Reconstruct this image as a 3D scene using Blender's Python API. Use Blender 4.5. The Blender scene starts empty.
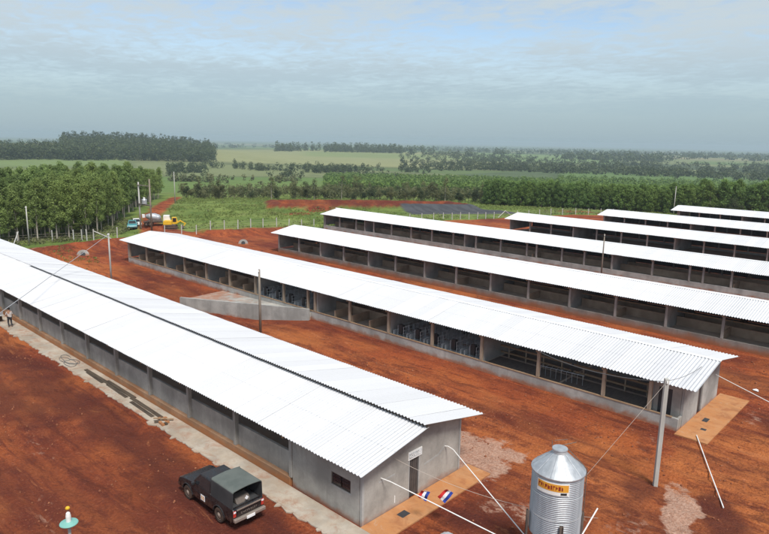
import bpy, bmesh, math, random
import numpy as np
from mathutils import Matrix, Vector

# ------------------------------------------------------------------ camera, sky, sun, exposure
scene = bpy.context.scene
col = scene.collection
H = 17.5
RW = ((0.68486747, -0.13036836, 0.71691048),      # columns: image right, image down, view direction
      (-0.72844449, -0.14684266, 0.66918298),
      (0.01803276, -0.98053114, -0.19553387))
cam_d = bpy.data.cameras.new('camera')
cam = bpy.data.objects.new('camera', cam_d); col.objects.link(cam)
cam.matrix_world = Matrix(((RW[0][0], -RW[0][1], -RW[0][2], 0.0),
                           (RW[1][0], -RW[1][1], -RW[1][2], 0.0),
                           (RW[2][0], -RW[2][1], -RW[2][2], H), (0, 0, 0, 1)))
cam_d.sensor_width = 36.0
cam_d.lens = 638.0 / 769.0 * 36.0
cam_d.clip_start = 0.1
cam_d.clip_end = 60000.0
scene.camera = cam

SUN_EL, SUN_AZ = math.radians(58), math.radians(-116)     # azimuth of the sun, counter-clockwise from +X
sun_vec = Vector((math.cos(SUN_EL) * math.cos(SUN_AZ), math.cos(SUN_EL) * math.sin(SUN_AZ), math.sin(SUN_EL)))
sl = bpy.data.lights.new('sun', 'SUN')
sl.energy = 2.7; sl.angle = math.radians(15); sl.color = (1.0, 0.955, 0.89)
so = bpy.data.objects.new('sun', sl); col.objects.link(so)
so.rotation_euler = sun_vec.to_track_quat('Z', 'Y').to_euler()
so.location = (0, 0, 60)

world = bpy.data.worlds.new('World'); scene.world = world; world.use_nodes = True
wt = world.node_tree; wt.nodes.clear()
def wn(t, **k):
    n = wt.nodes.new(t)
    for a, v in k.items(): setattr(n, a, v)
    return n
def wl(a, b): wt.links.new(a, b)
def wmath(op, a, b=None):
    n = wn('ShaderNodeMath', operation=op)
    for i, v in enumerate((a, b)):
        if v is None: continue
        if isinstance(v, (int, float)): n.inputs[i].default_value = v
        else: wl(v, n.inputs[i])
    return n.outputs[0]
sky = wn('ShaderNodeTexSky', sky_type='NISHITA', sun_disc=False)
sky.sun_elevation = SUN_EL; sky.sun_rotation = math.radians(90) - SUN_AZ
sky.air_density = 1.0; sky.dust_density = 1.2; sky.ozone_density = 1.5; sky.altitude = 150
tc = wn('ShaderNodeTexCoord'); sep = wn('ShaderNodeSeparateXYZ'); wl(tc.outputs['Generated'], sep.inputs[0])
zc = wmath('ADD', wmath('MAXIMUM', sep.outputs[2], 0.0), 0.075)
comb = wn('ShaderNodeCombineXYZ')
wl(wmath('DIVIDE', sep.outputs[0], zc), comb.inputs[0]); wl(wmath('DIVIDE', sep.outputs[1], zc), comb.inputs[1])
def wnoise(scale, detail, rough, rot=0.0, sc=(1, 1, 1), dist=0.0, loc=(0, 0, 0)):
    mp = wn('ShaderNodeMapping'); mp.inputs['Rotation'].default_value = (0, 0, rot); mp.inputs['Scale'].default_value = sc
    mp.inputs['Location'].default_value = loc
    wl(comb.outputs[0], mp.inputs[0])
    n = wn('ShaderNodeTexNoise'); n.inputs['Scale'].default_value = scale; n.inputs['Detail'].default_value = detail
    n.inputs['Roughness'].default_value = rough; n.inputs['Distortion'].default_value = dist
    wl(mp.outputs[0], n.inputs['Vector']); return n.outputs['Fac']
big = wnoise(0.8, 3, 0.5, loc=(3.2, 1.7, 0))
rip = wnoise(7.5, 6, 0.6, rot=math.radians(-35), sc=(1.0, 0.8, 1), dist=0.6)
mix = wmath('ADD', wmath('MULTIPLY', big, 0.75), wmath('MULTIPLY', rip, 0.62))
cr = wn('ShaderNodeMapRange'); cr.interpolation_type = 'SMOOTHSTEP'
cr.inputs['From Min'].default_value = 0.46; cr.inputs['From Max'].default_value = 0.82
wl(mix, cr.inputs['Value'])
fd = wn('ShaderNodeMapRange'); fd.interpolation_type = 'SMOOTHSTEP'      # low down the layers merge into an even veil
fd.inputs['From Min'].default_value = 0.02; fd.inputs['From Max'].default_value = 0.17
wl(sep.outputs[2], fd.inputs['Value'])
cfm = wn('ShaderNodeMix', data_type='FLOAT'); wl(fd.outputs[0], cfm.inputs[0]); cfm.inputs[2].default_value = 0.86; wl(cr.outputs[0], cfm.inputs[3])
cf = wmath('MULTIPLY', cfm.outputs[0], 0.94)
mx = wn('ShaderNodeMix', data_type='RGBA'); wl(cf, mx.inputs[0])
wl(sky.outputs[0], mx.inputs[6])
SKY_S = 0.1
CL = (0.355, 0.408, 0.437)
VE = (0.200, 0.280, 0.332)
cm = wn('ShaderNodeMix', data_type='RGBA'); wl(fd.outputs[0], cm.inputs[0])
cm.inputs[6].default_value = (VE[0] / SKY_S, VE[1] / SKY_S, VE[2] / SKY_S, 1); cm.inputs[7].default_value = (CL[0] / SKY_S, CL[1] / SKY_S, CL[2] / SKY_S, 1)
wl(cm.outputs[2], mx.inputs[7])
bg = wn('ShaderNodeBackground'); wl(mx.outputs[2], bg.inputs[0]); bg.inputs[1].default_value = SKY_S
wo = wn('ShaderNodeOutputWorld'); wl(bg.outputs[0], wo.inputs[0])

vs = scene.view_settings
vs.view_transform = 'Standard'; vs.look = 'None'; vs.gamma = 1.0; vs.use_curve_mapping = False
vs.exposure = 0.72
scene.render.engine = 'CYCLES'
scene.cycles.use_denoising = True
scene.cycles.max_bounces = 6
scene.cycles.volume_bounces = 1
scene.cycles.volume_step_rate = 4.0

# ------------------------------------------------------------------ helpers
rng = np.random.default_rng(11)
random.seed(7)

def tag(o, label=None, cat=None, group=None, kind=None):
    if label: o['label'] = label
    if cat: o['category'] = cat
    if group: o['group'] = group
    if kind: o['kind'] = kind
    return o
def empty(name, loc=(0, 0, 0), rz=0.0, label=None, cat=None, group=None):
    o = bpy.data.objects.new(name, None); col.objects.link(o)
    o.location = loc; o.rotation_euler = (0, 0, rz); o.empty_display_size = 0.3
    return tag(o, label, cat, group)
def link(name, me, mat=None, parent=None, loc=(0, 0, 0), rot=(0, 0, 0)):
    o = bpy.data.objects.new(name, me); col.objects.link(o)
    if mat is not None and not me.materials: me.materials.append(mat)
    o.parent = parent; o.location = loc; o.rotation_euler = rot
    return o

class MB:
    def __init__(s): s.v = []; s.f = []; s.m = []; s.mi = 0
    def add(s, vs, fs):
        b = len(s.v); s.v += [tuple(v) for v in vs]
        for f in fs: s.f.append(tuple(b + i for i in f)); s.m.append(s.mi)
        return s
    def box(s, x0, x1, y0, y1, z0, z1):
        return s.add([(x0, y0, z0), (x1, y0, z0), (x1, y1, z0), (x0, y1, z0), (x0, y0, z1), (x1, y0, z1), (x1, y1, z1), (x0, y1, z1)],
                     [(3, 2, 1, 0), (4, 5, 6, 7), (0, 1, 5, 4), (1, 2, 6, 5), (2, 3, 7, 6), (3, 0, 4, 7)])
    def prism(s, poly, axis, a0, a1):
        # poly: list of 2D points; extruded along axis ('x','y','z') from a0 to a1
        n = len(poly)
        def P(p, a):
            if axis == 'y': return (p[0], a, p[1])
            if axis == 'x': return (a, p[0], p[1])
            return (p[0], p[1], a)
        vs = [P(p, a0) for p in poly] + [P(p, a1) for p in poly]
        fs = [tuple(range(n - 1, -1, -1)), tuple(range(n, 2 * n))] + [(i, (i + 1) % n, n + (i + 1) % n, n + i) for i in range(n)]
        return s.add(vs, fs)
    def tube(s, pts, r, n=8, cap=True):
        pts = [Vector(p) for p in pts]
        rs = r if isinstance(r, (list, tuple)) else [r] * len(pts)
        rings = []
        ref = None
        for i, p in enumerate(pts):
            t = (pts[min(i + 1, len(pts) - 1)] - pts[max(i - 1, 0)])
            if t.length < 1e-9: t = Vector((0, 0, 1))
            t.normalize()
            if ref is None: ref = Vector((0, 0, 1)) if abs(t.z) < 0.9 else Vector((1, 0, 0))
            a = t.cross(ref)
            if a.length < 1e-6: a = t.cross(Vector((0, 1, 0.3)))
            a.normalize(); b = t.cross(a); ref = b.cross(t) if False else ref
            rings.append([p + (a * math.cos(2 * math.pi * k / n) + b * math.sin(2 * math.pi * k / n)) * rs[i] for k in range(n)])
        base = len(s.v); vs = [q for rg in rings for q in rg]; fs = []
        for i in range(len(pts) - 1):
            for k in range(n):
                fs.append((i * n + k, i * n + (k + 1) % n, (i + 1) * n + (k + 1) % n, (i + 1) * n + k))
        if cap:
            fs.append(tuple(range(n - 1, -1, -1))); fs.append(tuple((len(pts) - 1) * n + k for k in range(n)))
        return s.add(vs, fs)
    def lathe(s, prof, n=32, c=(0, 0), cap0=True, cap1=True):
        vs = []; fs = []
        for (r, z) in prof:
            for k in range(n):
                a = 2 * math.pi * k / n; vs.append((c[0] + r * math.cos(a), c[1] + r * math.sin(a), z))
        for i in range(len(prof) - 1):
            for k in range(n):
                fs.append((i * n + k, i * n + (k + 1) % n, (i + 1) * n + (k + 1) % n, (i + 1) * n + k))
        if cap0: fs.append(tuple(range(n - 1, -1, -1)))
        if cap1: fs.append(tuple((len(prof) - 1) * n + k for k in range(n)))
        return s.add(vs, fs)
    def mesh(s, name, bevel=0.0, smooth=False, seg=2):
        me = bpy.data.meshes.new(name); me.from_pydata(s.v, [], s.f); me.update()
        bm = bmesh.new(); bm.from_mesh(me)
        bmesh.ops.recalc_face_normals(bm, faces=bm.faces)
        if bevel > 0:
            es = [e for e in bm.edges if len(e.link_faces) == 2 and e.calc_face_angle(0) > 0.5]
            bmesh.ops.bevel(bm, geom=es, offset=bevel, segments=seg, affect='EDGES', profile=0.6, clamp_overlap=True)
        if smooth:
            for f in bm.faces: f.smooth = True
        bm.to_mesh(me); bm.free()
        return me
    def build(s, name, mat, parent=None, bevel=0.0, smooth=False, loc=(0, 0, 0), rot=(0, 0, 0), seg=2):
        me = s.mesh(name, bevel, smooth, seg)
        return link(name, me, mat, parent, loc, rot)

def np_mesh(name, V, F, attrs=None, smooth=False):
    V = np.asarray(V, np.float32); F = np.asarray(F, np.int32)
    k = F.shape[1]
    me = bpy.data.meshes.new(name)
    me.vertices.add(len(V)); me.vertices.foreach_set('co', V.ravel())
    me.loops.add(F.size); me.loops.foreach_set('vertex_index', F.ravel())
    me.polygons.add(len(F)); me.polygons.foreach_set('loop_start', np.arange(0, F.size, k, dtype=np.int32))
    try: me.polygons.foreach_set('loop_total', np.full(len(F), k, np.int32))
    except Exception: pass
    for nm, arr in (attrs or {}).items():
        arr = np.asarray(arr, np.float32)
        if arr.ndim == 1:
            a = me.attributes.new(nm, 'FLOAT', 'POINT'); a.data.foreach_set('value', arr)
        else:
            a = me.attributes.new(nm, 'FLOAT_COLOR', 'POINT'); a.data.foreach_set('color', arr.ravel())
    me.update(calc_edges=True); me.validate()
    if smooth:
        me.polygons.foreach_set('use_smooth', np.ones(len(F), bool))
    return me

# value noise for geometry
def _hash(ix, iy, seed):
    h = (ix.astype(np.int64) * 374761393 + iy.astype(np.int64) * 668265263 + seed * 1442695041) & 0xffffffff
    h = ((h ^ (h >> 13)) * 1274126177) & 0xffffffff
    h = h ^ (h >> 16)
    return (h & 0xffff) / 65535.0
def vnoise(x, y, seed=0):
    x = np.asarray(x, float); y = np.asarray(y, float)
    ix = np.floor(x); iy = np.floor(y); fx = x - ix; fy = y - iy
    fx = fx * fx * (3 - 2 * fx); fy = fy * fy * (3 - 2 * fy)
    a = _hash(ix, iy, seed); b = _hash(ix + 1, iy, seed); c = _hash(ix, iy + 1, seed); d = _hash(ix + 1, iy + 1, seed)
    return (a * (1 - fx) + b * fx) * (1 - fy) + (c * (1 - fx) + d * fx) * fy
def fbm(x, y, o=4, seed=0):
    s = 0.0; a = 0.5; t = 0.0
    for i in range(o):
        s = s + a * vnoise(x * 2 ** i, y * 2 ** i, seed + i * 17); t += a; a *= 0.5
    return s / t * 2 - 1
def sstep(a, b, x):
    t = np.clip((np.asarray(x, float) - a) / (b - a), 0, 1); return t * t * (3 - 2 * t)

def az(px):
    # compass direction (radians from +X) that a column of the photograph looks in
    y = 127 + (px + 310) * 24 / 1305.0
    v = (px - 384.5, y - 267.0, 638.0)
    gx = RW[0][0] * v[0] + RW[0][1] * v[1] + RW[0][2] * v[2]
    gy = RW[1][0] * v[0] + RW[1][1] * v[1] + RW[1][2] * v[2]
    return math.atan2(gy, gx)
def pol(px, r):
    a = az(px); return (r * math.cos(a), r * math.sin(a))

# ------------------------------------------------------------------ materials
class NT:
    def __init__(s, name):
        s.m = bpy.data.materials.new(name); s.m.use_nodes = True; s.t = s.m.node_tree; s.t.nodes.clear()
        s.out = s.n('ShaderNodeOutputMaterial'); s.b = s.n('ShaderNodeBsdfPrincipled'); s.l(s.b.outputs[0], s.out.inputs[0])
        s._pos = None
    def n(s, t, **k):
        n = s.t.nodes.new(t)
        for a, v in k.items(): setattr(n, a, v)
        return n
    def l(s, a, b): s.t.links.new(a, b)
    def set(s, sock, v):
        i = s.b.inputs[sock]
        if hasattr(v, 'is_output'): s.l(v, i)
        elif isinstance(v, tuple) and len(v) == 3: i.default_value = (*v, 1)
        else: i.default_value = v
    @property
    def pos(s):
        if s._pos is None: s._pos = s.n('ShaderNodeNewGeometry').outputs['Position']
        return s._pos
    def objc(s): return s.n('ShaderNodeTexCoord').outputs['Object']
    def map(s, v, sc=(1, 1, 1), rot=(0, 0, 0), loc=(0, 0, 0)):
        m = s.n('ShaderNodeMapping'); m.inputs['Scale'].default_value = sc; m.inputs['Rotation'].default_value = rot
        m.inputs['Location'].default_value = loc; s.l(v, m.inputs[0]); return m.outputs[0]
    def noise(s, scale, detail=4, rough=0.55, vec=None, dist=0.0):
        n = s.n('ShaderNodeTexNoise'); n.inputs['Scale'].default_value = scale; n.inputs['Detail'].default_value = detail
        n.inputs['Roughness'].default_value = rough; n.inputs['Distortion'].default_value = dist
        s.l(vec if vec is not None else s.pos, n.inputs['Vector']); return n.outputs['Fac']
    def math(s, op, a, b=None, c=None, clamp=False):
        n = s.n('ShaderNodeMath', operation=op, use_clamp=clamp)
        for i, v in enumerate((a, b, c)):
            if v is None: continue
            if isinstance(v, (int, float)): n.inputs[i].default_value = v
            else: s.l(v, n.inputs[i])
        return n.outputs[0]
    def rng(s, v, a, b, c=0.0, d=1.0, smooth=True):
        n = s.n('ShaderNodeMapRange'); n.interpolation_type = 'SMOOTHSTEP' if smooth else 'LINEAR'
        for k, x in zip(('From Min', 'From Max', 'To Min', 'To Max'), (a, b, c, d)): n.inputs[k].default_value = x
        s.l(v, n.inputs['Value']); return n.outputs[0]
    def mix(s, f, a, b, mode='MIX'):
        n = s.n('ShaderNodeMix', data_type='RGBA', blend_type=mode)
        for i, v in ((0, f), (6, a), (7, b)):
            if hasattr(v, 'is_output'): s.l(v, n.inputs[i])
            elif isinstance(v, tuple): n.inputs[i].default_value = (*v, 1) if len(v) == 3 else v
            else: n.inputs[i].default_value = v
        return n.outputs[2]
    def attr(s, name, out='Fac'): return s.n('ShaderNodeAttribute', attribute_name=name).outputs[out]
    def bump(s, h, strength=0.5, dist=0.02):
        n = s.n('ShaderNodeBump'); n.inputs['Strength'].default_value = strength; n.inputs['Distance'].default_value = dist
        s.l(h, n.inputs['Height']); s.l(n.outputs[0], s.b.inputs['Normal'])
    def hv(s, c, f, v=1.0):
        n = s.n('ShaderNodeHueSaturation'); s.l(c, n.inputs['Color'])
        if hasattr(f, 'is_output'): s.l(f, n.inputs['Value'])
        else: n.inputs['Value'].default_value = f
        return n.outputs[0]

def m_simple(name, a, b=None, scale=4, rough=0.8, metal=0.0, bump=0.0, bd=0.01, spec=0.35, sc=(1, 1, 1), obj=False, detail=5):
    t = NT(name)
    vec = t.map(t.objc() if obj else t.pos, sc)
    n = t.noise(scale, detail, 0.6, vec)
    t.set('Base Color', t.mix(t.rng(n, 0.3, 0.7), a, b if b else tuple(x * 0.8 for x in a)))
    t.set('Roughness', rough); t.set('Metallic', metal); t.set('Specular IOR Level', spec)
    if bump: t.bump(n, bump, bd)
    return t.m

def m_concrete(name, base, dirt=(0.30, 0.105, 0.04), dirt_z=0.35, dirt_amt=0.7, streak=0.5, bright=1.0, zoff=0.0, blotch=0.0):
    t = NT(name)
    a = tuple(c * bright for c in base)
    n1 = t.noise(0.55, 6, 0.6); n2 = t.noise(7, 5, 0.65)
    st = t.noise(1.0, 4, 0.6, t.map(t.pos, (1.6, 1.6, 0.16)))
    c = t.mix(t.rng(n1, 0.32, 0.68), tuple(x * 0.72 for x in a), tuple(min(1, x * 1.18) for x in a))
    c = t.mix(t.math('MULTIPLY', t.rng(st, 0.48, 0.75), streak), c, tuple(x * 0.55 for x in a))
    c = t.mix(t.rng(n2, 0.35, 0.8, 0, 0.35), c, tuple(x * 0.7 for x in a))
    sp = t.n('ShaderNodeSeparateXYZ'); t.l(t.pos, sp.inputs[0])
    zz = t.math('ADD', sp.outputs[2], t.math('MULTIPLY', t.math('SUBTRACT', t.noise(0.9, 5, 0.65), 0.5), -1.0))
    d = t.rng(zz, zoff, zoff + dirt_z, dirt_amt, 0.0)
    c = t.mix(d, c, dirt)
    if blotch:
        nb = t.noise(1.3, 8, 0.72, t.map(t.pos, (1, 0.7, 1)), 0.6)
        c = t.mix(t.rng(nb, 0.47, 0.66, 0, blotch), c, (0.26, 0.095, 0.04))
        c = t.mix(t.rng(nb, 0.42, 0.3, 0, blotch * 0.7), c, (0.42, 0.38, 0.32))
    t.set('Base Color', c); t.set('Roughness', 0.88); t.set('Specular IOR Level', 0.25)
    t.bump(n2, 0.35, 0.015)
    return t.m

def m_roof(name, base, rough=0.42, dots=True, dirt=0.15, pitch=0.22):
    t = NT(name)
    oc = t.objc(); sp = t.n('ShaderNodeSeparateXYZ'); t.l(oc, sp.inputs[0])
    inf = t.n('ShaderNodeObjectInfo').outputs['Random']
    n = t.noise(0.5, 5, 0.6); n2 = t.noise(1.0, 5, 0.6, t.map(t.pos, (0.35, 4.0, 1)))
    c = t.mix(t.rng(n2, 0.45, 0.8, 0, dirt), base, tuple(x * 0.82 for x in base))
    c = t.mix(t.rng(n, 0.5, 0.8, 0, dirt * 0.7), c, (base[0] * 0.9, base[1] * 0.84, base[2] * 0.77))
    c = t.hv(c, t.rng(inf, 0, 1, 0.93, 1.03, False))
    ed = t.math('LESS_THAN', sp.outputs[1], 0.022)
    c = t.mix(t.math('MULTIPLY', ed, 0.35), c, (0.38, 0.36, 0.35))
    c = t.mix(t.rng(t.noise(0.9, 7, 0.7), 0.62, 0.8, 0, 0.2), c, (0.52, 0.42, 0.36))
    if dots:
        fy = t.math('ABSOLUTE', t.math('SUBTRACT', t.math('FRACT', t.math('DIVIDE', sp.outputs[1], pitch * 2)), 0.25))
        fx = t.math('ABSOLUTE', t.math('SUBTRACT', t.math('FRACT', t.math('ADD', t.math('DIVIDE', sp.outputs[0], 1.17), 50.5)), 0.5))
        dm = t.math('MULTIPLY', t.math('LESS_THAN', fy, 0.06), t.math('LESS_THAN', fx, 0.022))
        c = t.mix(t.math('MULTIPLY', dm, 0.75), c, (0.33, 0.34, 0.36))
    t.set('Base Color', c); t.set('Roughness', rough); t.set('Specular IOR Level', 0.25)
    t.bump(n2, 0.06, 0.01)
    return t.m

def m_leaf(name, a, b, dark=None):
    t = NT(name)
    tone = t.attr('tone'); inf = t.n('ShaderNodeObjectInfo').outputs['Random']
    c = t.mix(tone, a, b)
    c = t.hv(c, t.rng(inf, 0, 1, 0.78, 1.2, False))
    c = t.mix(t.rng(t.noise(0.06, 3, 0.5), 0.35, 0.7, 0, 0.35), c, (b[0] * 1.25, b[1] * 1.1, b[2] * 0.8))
    t.set('Base Color', c); t.set('Roughness', 0.6); t.set('Specular IOR Level', 0.25)
    tr = t.n('ShaderNodeBsdfTranslucent'); t.l(c, tr.inputs[0])
    ms = t.n('ShaderNodeMixShader'); ms.inputs[0].default_value = 0.36
    t.l(t.b.outputs[0], ms.inputs[1]); t.l(tr.outputs[0], ms.inputs[2]); t.l(ms.outputs[0], t.out.inputs[0])
    return t.m

M = {}
M['conc'] = m_concrete('grey_concrete', (0.36, 0.345, 0.315))
M['conc_light'] = m_concrete('pale_render', (0.36, 0.355, 0.34), dirt_amt=0.45, streak=0.3)
M['plaster'] = m_concrete('brown_grey_render', (0.34, 0.32, 0.29), dirt_amt=0.5, streak=0.3)
M['stem'] = m_concrete('stem_wall_concrete', (0.40, 0.39, 0.365), dirt_z=0.4, dirt_amt=0.8)
M['stem_red'] = m_concrete('soil_splashed_concrete', (0.25, 0.225, 0.2), dirt_z=0.75, dirt_amt=0.9)
M['plinth'] = m_concrete('soil_stained_plinth', (0.33, 0.20, 0.12), dirt=(0.36, 0.14, 0.05), dirt_z=0.6, dirt_amt=0.85)
M['slab'] = m_concrete('soil_stained_slab', (0.37, 0.345, 0.30), dirt=(0.40, 0.27, 0.16), dirt_z=0.9, dirt_amt=0.5, streak=0.0, zoff=-0.4, blotch=0.5)
M['slab_orange'] = m_concrete('orange_stained_slab', (0.44, 0.27, 0.15), dirt=(0.42, 0.185, 0.07), dirt_z=0.9, dirt_amt=1.0, streak=0.0, zoff=-0.2, blotch=0.6)
M['post'] = m_concrete('post_concrete', (0.33, 0.315, 0.29), dirt_z=0.3, dirt_amt=0.5)
M['post_brown'] = m_simple('brown_grey_post', (0.27, 0.21, 0.155), (0.36, 0.29, 0.22), 2.0, sc=(3, 3, 0.6), bump=0.3)
M['timber'] = m_simple('weathered_timber', (0.24, 0.15, 0.085), (0.36, 0.25, 0.16), 2.0, sc=(3, 0.4, 3), bump=0.3)
M['floor'] = m_simple('pen_floor', (0.36, 0.32, 0.27), (0.46, 0.39, 0.31), 0.9)
M['pen'] = m_simple('pen_wall', (0.28, 0.20, 0.14), (0.42, 0.31, 0.22), 0.7)
M['dark'] = m_simple('interior_shade', (0.035, 0.035, 0.038), (0.055, 0.055, 0.055), 2)  # near-black standing in for shade in shed interiors and culvert mouths
M['door'] = m_simple('dark_door', (0.035, 0.036, 0.04), (0.05, 0.05, 0.055), 3, rough=0.5)
M['roofA'] = m_roof('zinc_roof_sheet', (0.54, 0.545, 0.56), rough=0.6)
M['roof'] = m_roof('white_zinc_roof_sheet', (0.57, 0.575, 0.59), dots=True, rough=0.62)
M['ridge'] = m_simple('zinc_ridge', (0.78, 0.785, 0.79), (0.7, 0.705, 0.71), 1.5, rough=0.45)
M['galv'] = m_simple('galvanised_steel', (0.36, 0.38, 0.40), (0.50, 0.52, 0.54), 1.6, rough=0.42, metal=0.5, spec=0.5, sc=(2.5, 2.5, 0.35))
M['steel_dark'] = m_simple('dark_steel', (0.10, 0.085, 0.075), (0.15, 0.12, 0.10), 3, rough=0.6)
M['white'] = m_simple('white_plastic', (0.78, 0.78, 0.76), (0.7, 0.69, 0.66), 3, rough=0.5)
M['whitepost'] = m_simple('white_fence_post', (0.52, 0.515, 0.49), (0.42, 0.405, 0.38), 3, rough=0.8)
M['pole'] = m_simple('utility_pole', (0.36, 0.35, 0.32), (0.46, 0.45, 0.42), 1.4, sc=(3, 3, 0.5), rough=0.85, bump=0.2)
M['pole_wood'] = m_simple('wood_pole', (0.17, 0.14, 0.11), (0.25, 0.21, 0.17), 1.4, sc=(3, 3, 0.5), rough=0.85, bump=0.2)
M['wire'] = m_simple('wire', (0.12, 0.12, 0.12), (0.15, 0.15, 0.15), 3)
M['cable'] = m_simple('grey_cable', (0.32, 0.32, 0.33), (0.36, 0.36, 0.37), 3)
M['wire_pale'] = m_simple('pale_wire', (0.42, 0.36, 0.31), (0.48, 0.42, 0.36), 3)
M['yellow'] = m_simple('yellow_paint', (0.70, 0.42, 0.02), (0.6, 0.36, 0.02), 3, rough=0.5)
M['red'] = m_simple('red_cloth', (0.60, 0.03, 0.03), (0.5, 0.025, 0.025), 5)
M['blue'] = m_simple('blue_cloth', (0.02, 0.05, 0.32), (0.02, 0.05, 0.25), 5)
M['cloth_white'] = m_simple('white_cloth', (0.8, 0.8, 0.8), (0.72, 0.72, 0.74), 5)
M['teal'] = m_simple('teal_paint', (0.16, 0.38, 0.33), (0.2, 0.42, 0.37), 3, rough=0.5)
M['black_paint'] = m_simple('dusty_black_paint', (0.012, 0.013, 0.015), (0.03, 0.026, 0.024), 2.5, rough=0.28, spec=0.5)
M['tyre'] = m_simple('dusty_tyre', (0.03, 0.025, 0.022), (0.10, 0.055, 0.035), 3, rough=0.9)
M['rim'] = m_simple('dusty_rim', (0.32, 0.26, 0.21), (0.42, 0.34, 0.28), 5, rough=0.5, metal=0.3)
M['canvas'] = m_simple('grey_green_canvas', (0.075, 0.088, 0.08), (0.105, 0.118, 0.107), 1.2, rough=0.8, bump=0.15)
M['canvas_dark'] = m_simple('dark_canvas', (0.028, 0.03, 0.032), (0.045, 0.045, 0.047), 1.2, rough=0.8)
M['glass'] = m_simple('dark_glass', (0.02, 0.022, 0.025), (0.025, 0.027, 0.03), 2, rough=0.08, spec=0.6)
M['chrome'] = m_simple('dull_chrome', (0.42, 0.36, 0.31), (0.5, 0.44, 0.38), 4, rough=0.35, metal=0.6)
M['lamp_red'] = m_simple('tail_lamp', (0.45, 0.04, 0.03), (0.4, 0.04, 0.03), 4, rough=0.25)
M['silver'] = m_simple('silver_paint', (0.46, 0.49, 0.51), (0.5, 0.53, 0.55), 1, rough=0.3, metal=0.3)
M['skin'] = m_simple('skin', (0.32, 0.17, 0.11), (0.36, 0.2, 0.13), 5)
M['hair'] = m_simple('hair', (0.012, 0.01, 0.009), (0.02, 0.016, 0.014), 5)
M['shirt'] = m_simple('pale_shirt', (0.50, 0.46, 0.44), (0.42, 0.38, 0.36), 5)
M['trouser'] = m_simple('dark_trousers', (0.03, 0.03, 0.035), (0.04, 0.04, 0.045), 5)
M['bark'] = m_simple('eucalyptus_bark', (0.25, 0.22, 0.185), (0.40, 0.36, 0.31), 1.0, sc=(3, 3, 0.5), rough=0.9)
M['bark_dark'] = m_simple('dark_bark', (0.09, 0.075, 0.06), (0.15, 0.125, 0.10), 1.0, sc=(3, 3, 0.5), rough=0.9)
M['leaf_e'] = m_leaf('eucalyptus_leaves', (0.10, 0.16, 0.046), (0.255, 0.34, 0.11))
M['leaf_p'] = m_leaf('plantation_leaves', (0.07, 0.13, 0.035), (0.19, 0.29, 0.08))
M['leaf_b'] = m_leaf('mixed_bush_leaves', (0.082, 0.098, 0.045), (0.20, 0.21, 0.10))
M['leaf_d'] = m_leaf('dark_wood_leaves', (0.032, 0.05, 0.024), (0.09, 0.115, 0.05))
M['leaf_y'] = m_leaf('young_plantation_leaves', (0.07, 0.125, 0.032), (0.165, 0.255, 0.06))
M['weed'] = m_leaf('weed_leaves', (0.11, 0.155, 0.04), (0.215, 0.26, 0.08))
M['clod'] = m_simple('soil_clod', (0.12, 0.032, 0.015), (0.33, 0.13, 0.065), 1.4, rough=0.95)
M['liner'] = m_simple('black_liner', (0.05, 0.052, 0.058), (0.10, 0.102, 0.11), 0.5, rough=0.45)
M['slatgrey'] = m_simple('grey_slats', (0.55, 0.57, 0.58), (0.42, 0.44, 0.45), 3, rough=0.6)
M['feeder'] = m_simple('black_feeder', (0.02, 0.021, 0.023), (0.03, 0.03, 0.032), 3, rough=0.5)
M['plank'] = m_simple('wet_plank_and_gap_shade', (0.045, 0.035, 0.027), (0.09, 0.07, 0.05), 2, sc=(3, 0.4, 3), rough=0.6)

# ------------------------------------------------------------------ terrain
SOIL = [(-400, 112), (30, 106.5), (44, 105.5), (52, 108), (57, 118), (61, 118), (58.5, 104.5), (72, 98.5), (79, 95), (96, 95),
        (110, 88.5), (129, 81), (150, 74), (172, 66), (215, 50), (400, 10)]
sx = np.array([p[0] for p in SOIL], float)
def soil_limit(x): # rough limit in Y of the bare site for a given X (polyline with a bulge where the road leaves)
    xs = [-400, 30, 44, 52, 57.5, 61, 62, 72, 79, 96, 110, 129, 150, 172, 215, 400]
    ys = [112, 106.5, 105.5, 108, 118, 116, 103, 98.5, 95, 95, 88.5, 81, 74, 66, 50, 10]
    return np.interp(x, xs, ys)
ROAD = [(52, 100), (58, 117), (60.2, 120.4), (68.1, 135.8), (74.3, 144), (84.4, 161.1), (100, 186), (122, 222)]
def seg_dist(x, y, pts):
    d = np.full(np.shape(x), 1e9)
    for (ax, ay), (bx, by) in zip(pts[:-1], pts[1:]):
        t = np.clip(((x - ax) * (bx - ax) + (y - ay) * (by - ay)) / ((bx - ax) ** 2 + (by - ay) ** 2), 0, 1)
        d = np.minimum(d, np.hypot(x - ax - t * (bx - ax), y - ay - t * (by - ay)))
    return d
HILL = pol(105, 1500)
def zbase(x, y):
    r = np.hypot(x, y)
    z = np.interp(r, [0, 165, 250, 400, 700, 1200, 2500, 5000, 16000, 40000], [0, 0, -5, -13, -23, -27, -31, -42, -74, -130])
    a = az(105); u = (x - HILL[0]) * math.cos(a) + (y - HILL[1]) * math.sin(a); v = -(x - HILL[0]) * math.sin(a) + (y - HILL[1]) * math.cos(a)
    z = z + 27 * np.exp(-(u / 420.0) ** 2 - (v / np.where(v > 0, 520.0, 270.0)) ** 2)
    a2 = az(330); b = pol(330, 2000); u = (x - b[0]) * math.cos(a2) + (y - b[1]) * math.sin(a2); v = -(x - b[0]) * math.sin(a2) + (y - b[1]) * math.cos(a2)
    z = z + 9 * np.exp(-(u / 500.0) ** 2 - (v / 450.0) ** 2)
    z = z + sstep(500, 2500, r) * 7.0 * fbm(x / 1100.0, y / 1100.0, 3, 5)
    return z
LAG = (119.0, 127.0)      # sewage lagoon: bank and basin
LAG_A = math.radians(-35)
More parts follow.
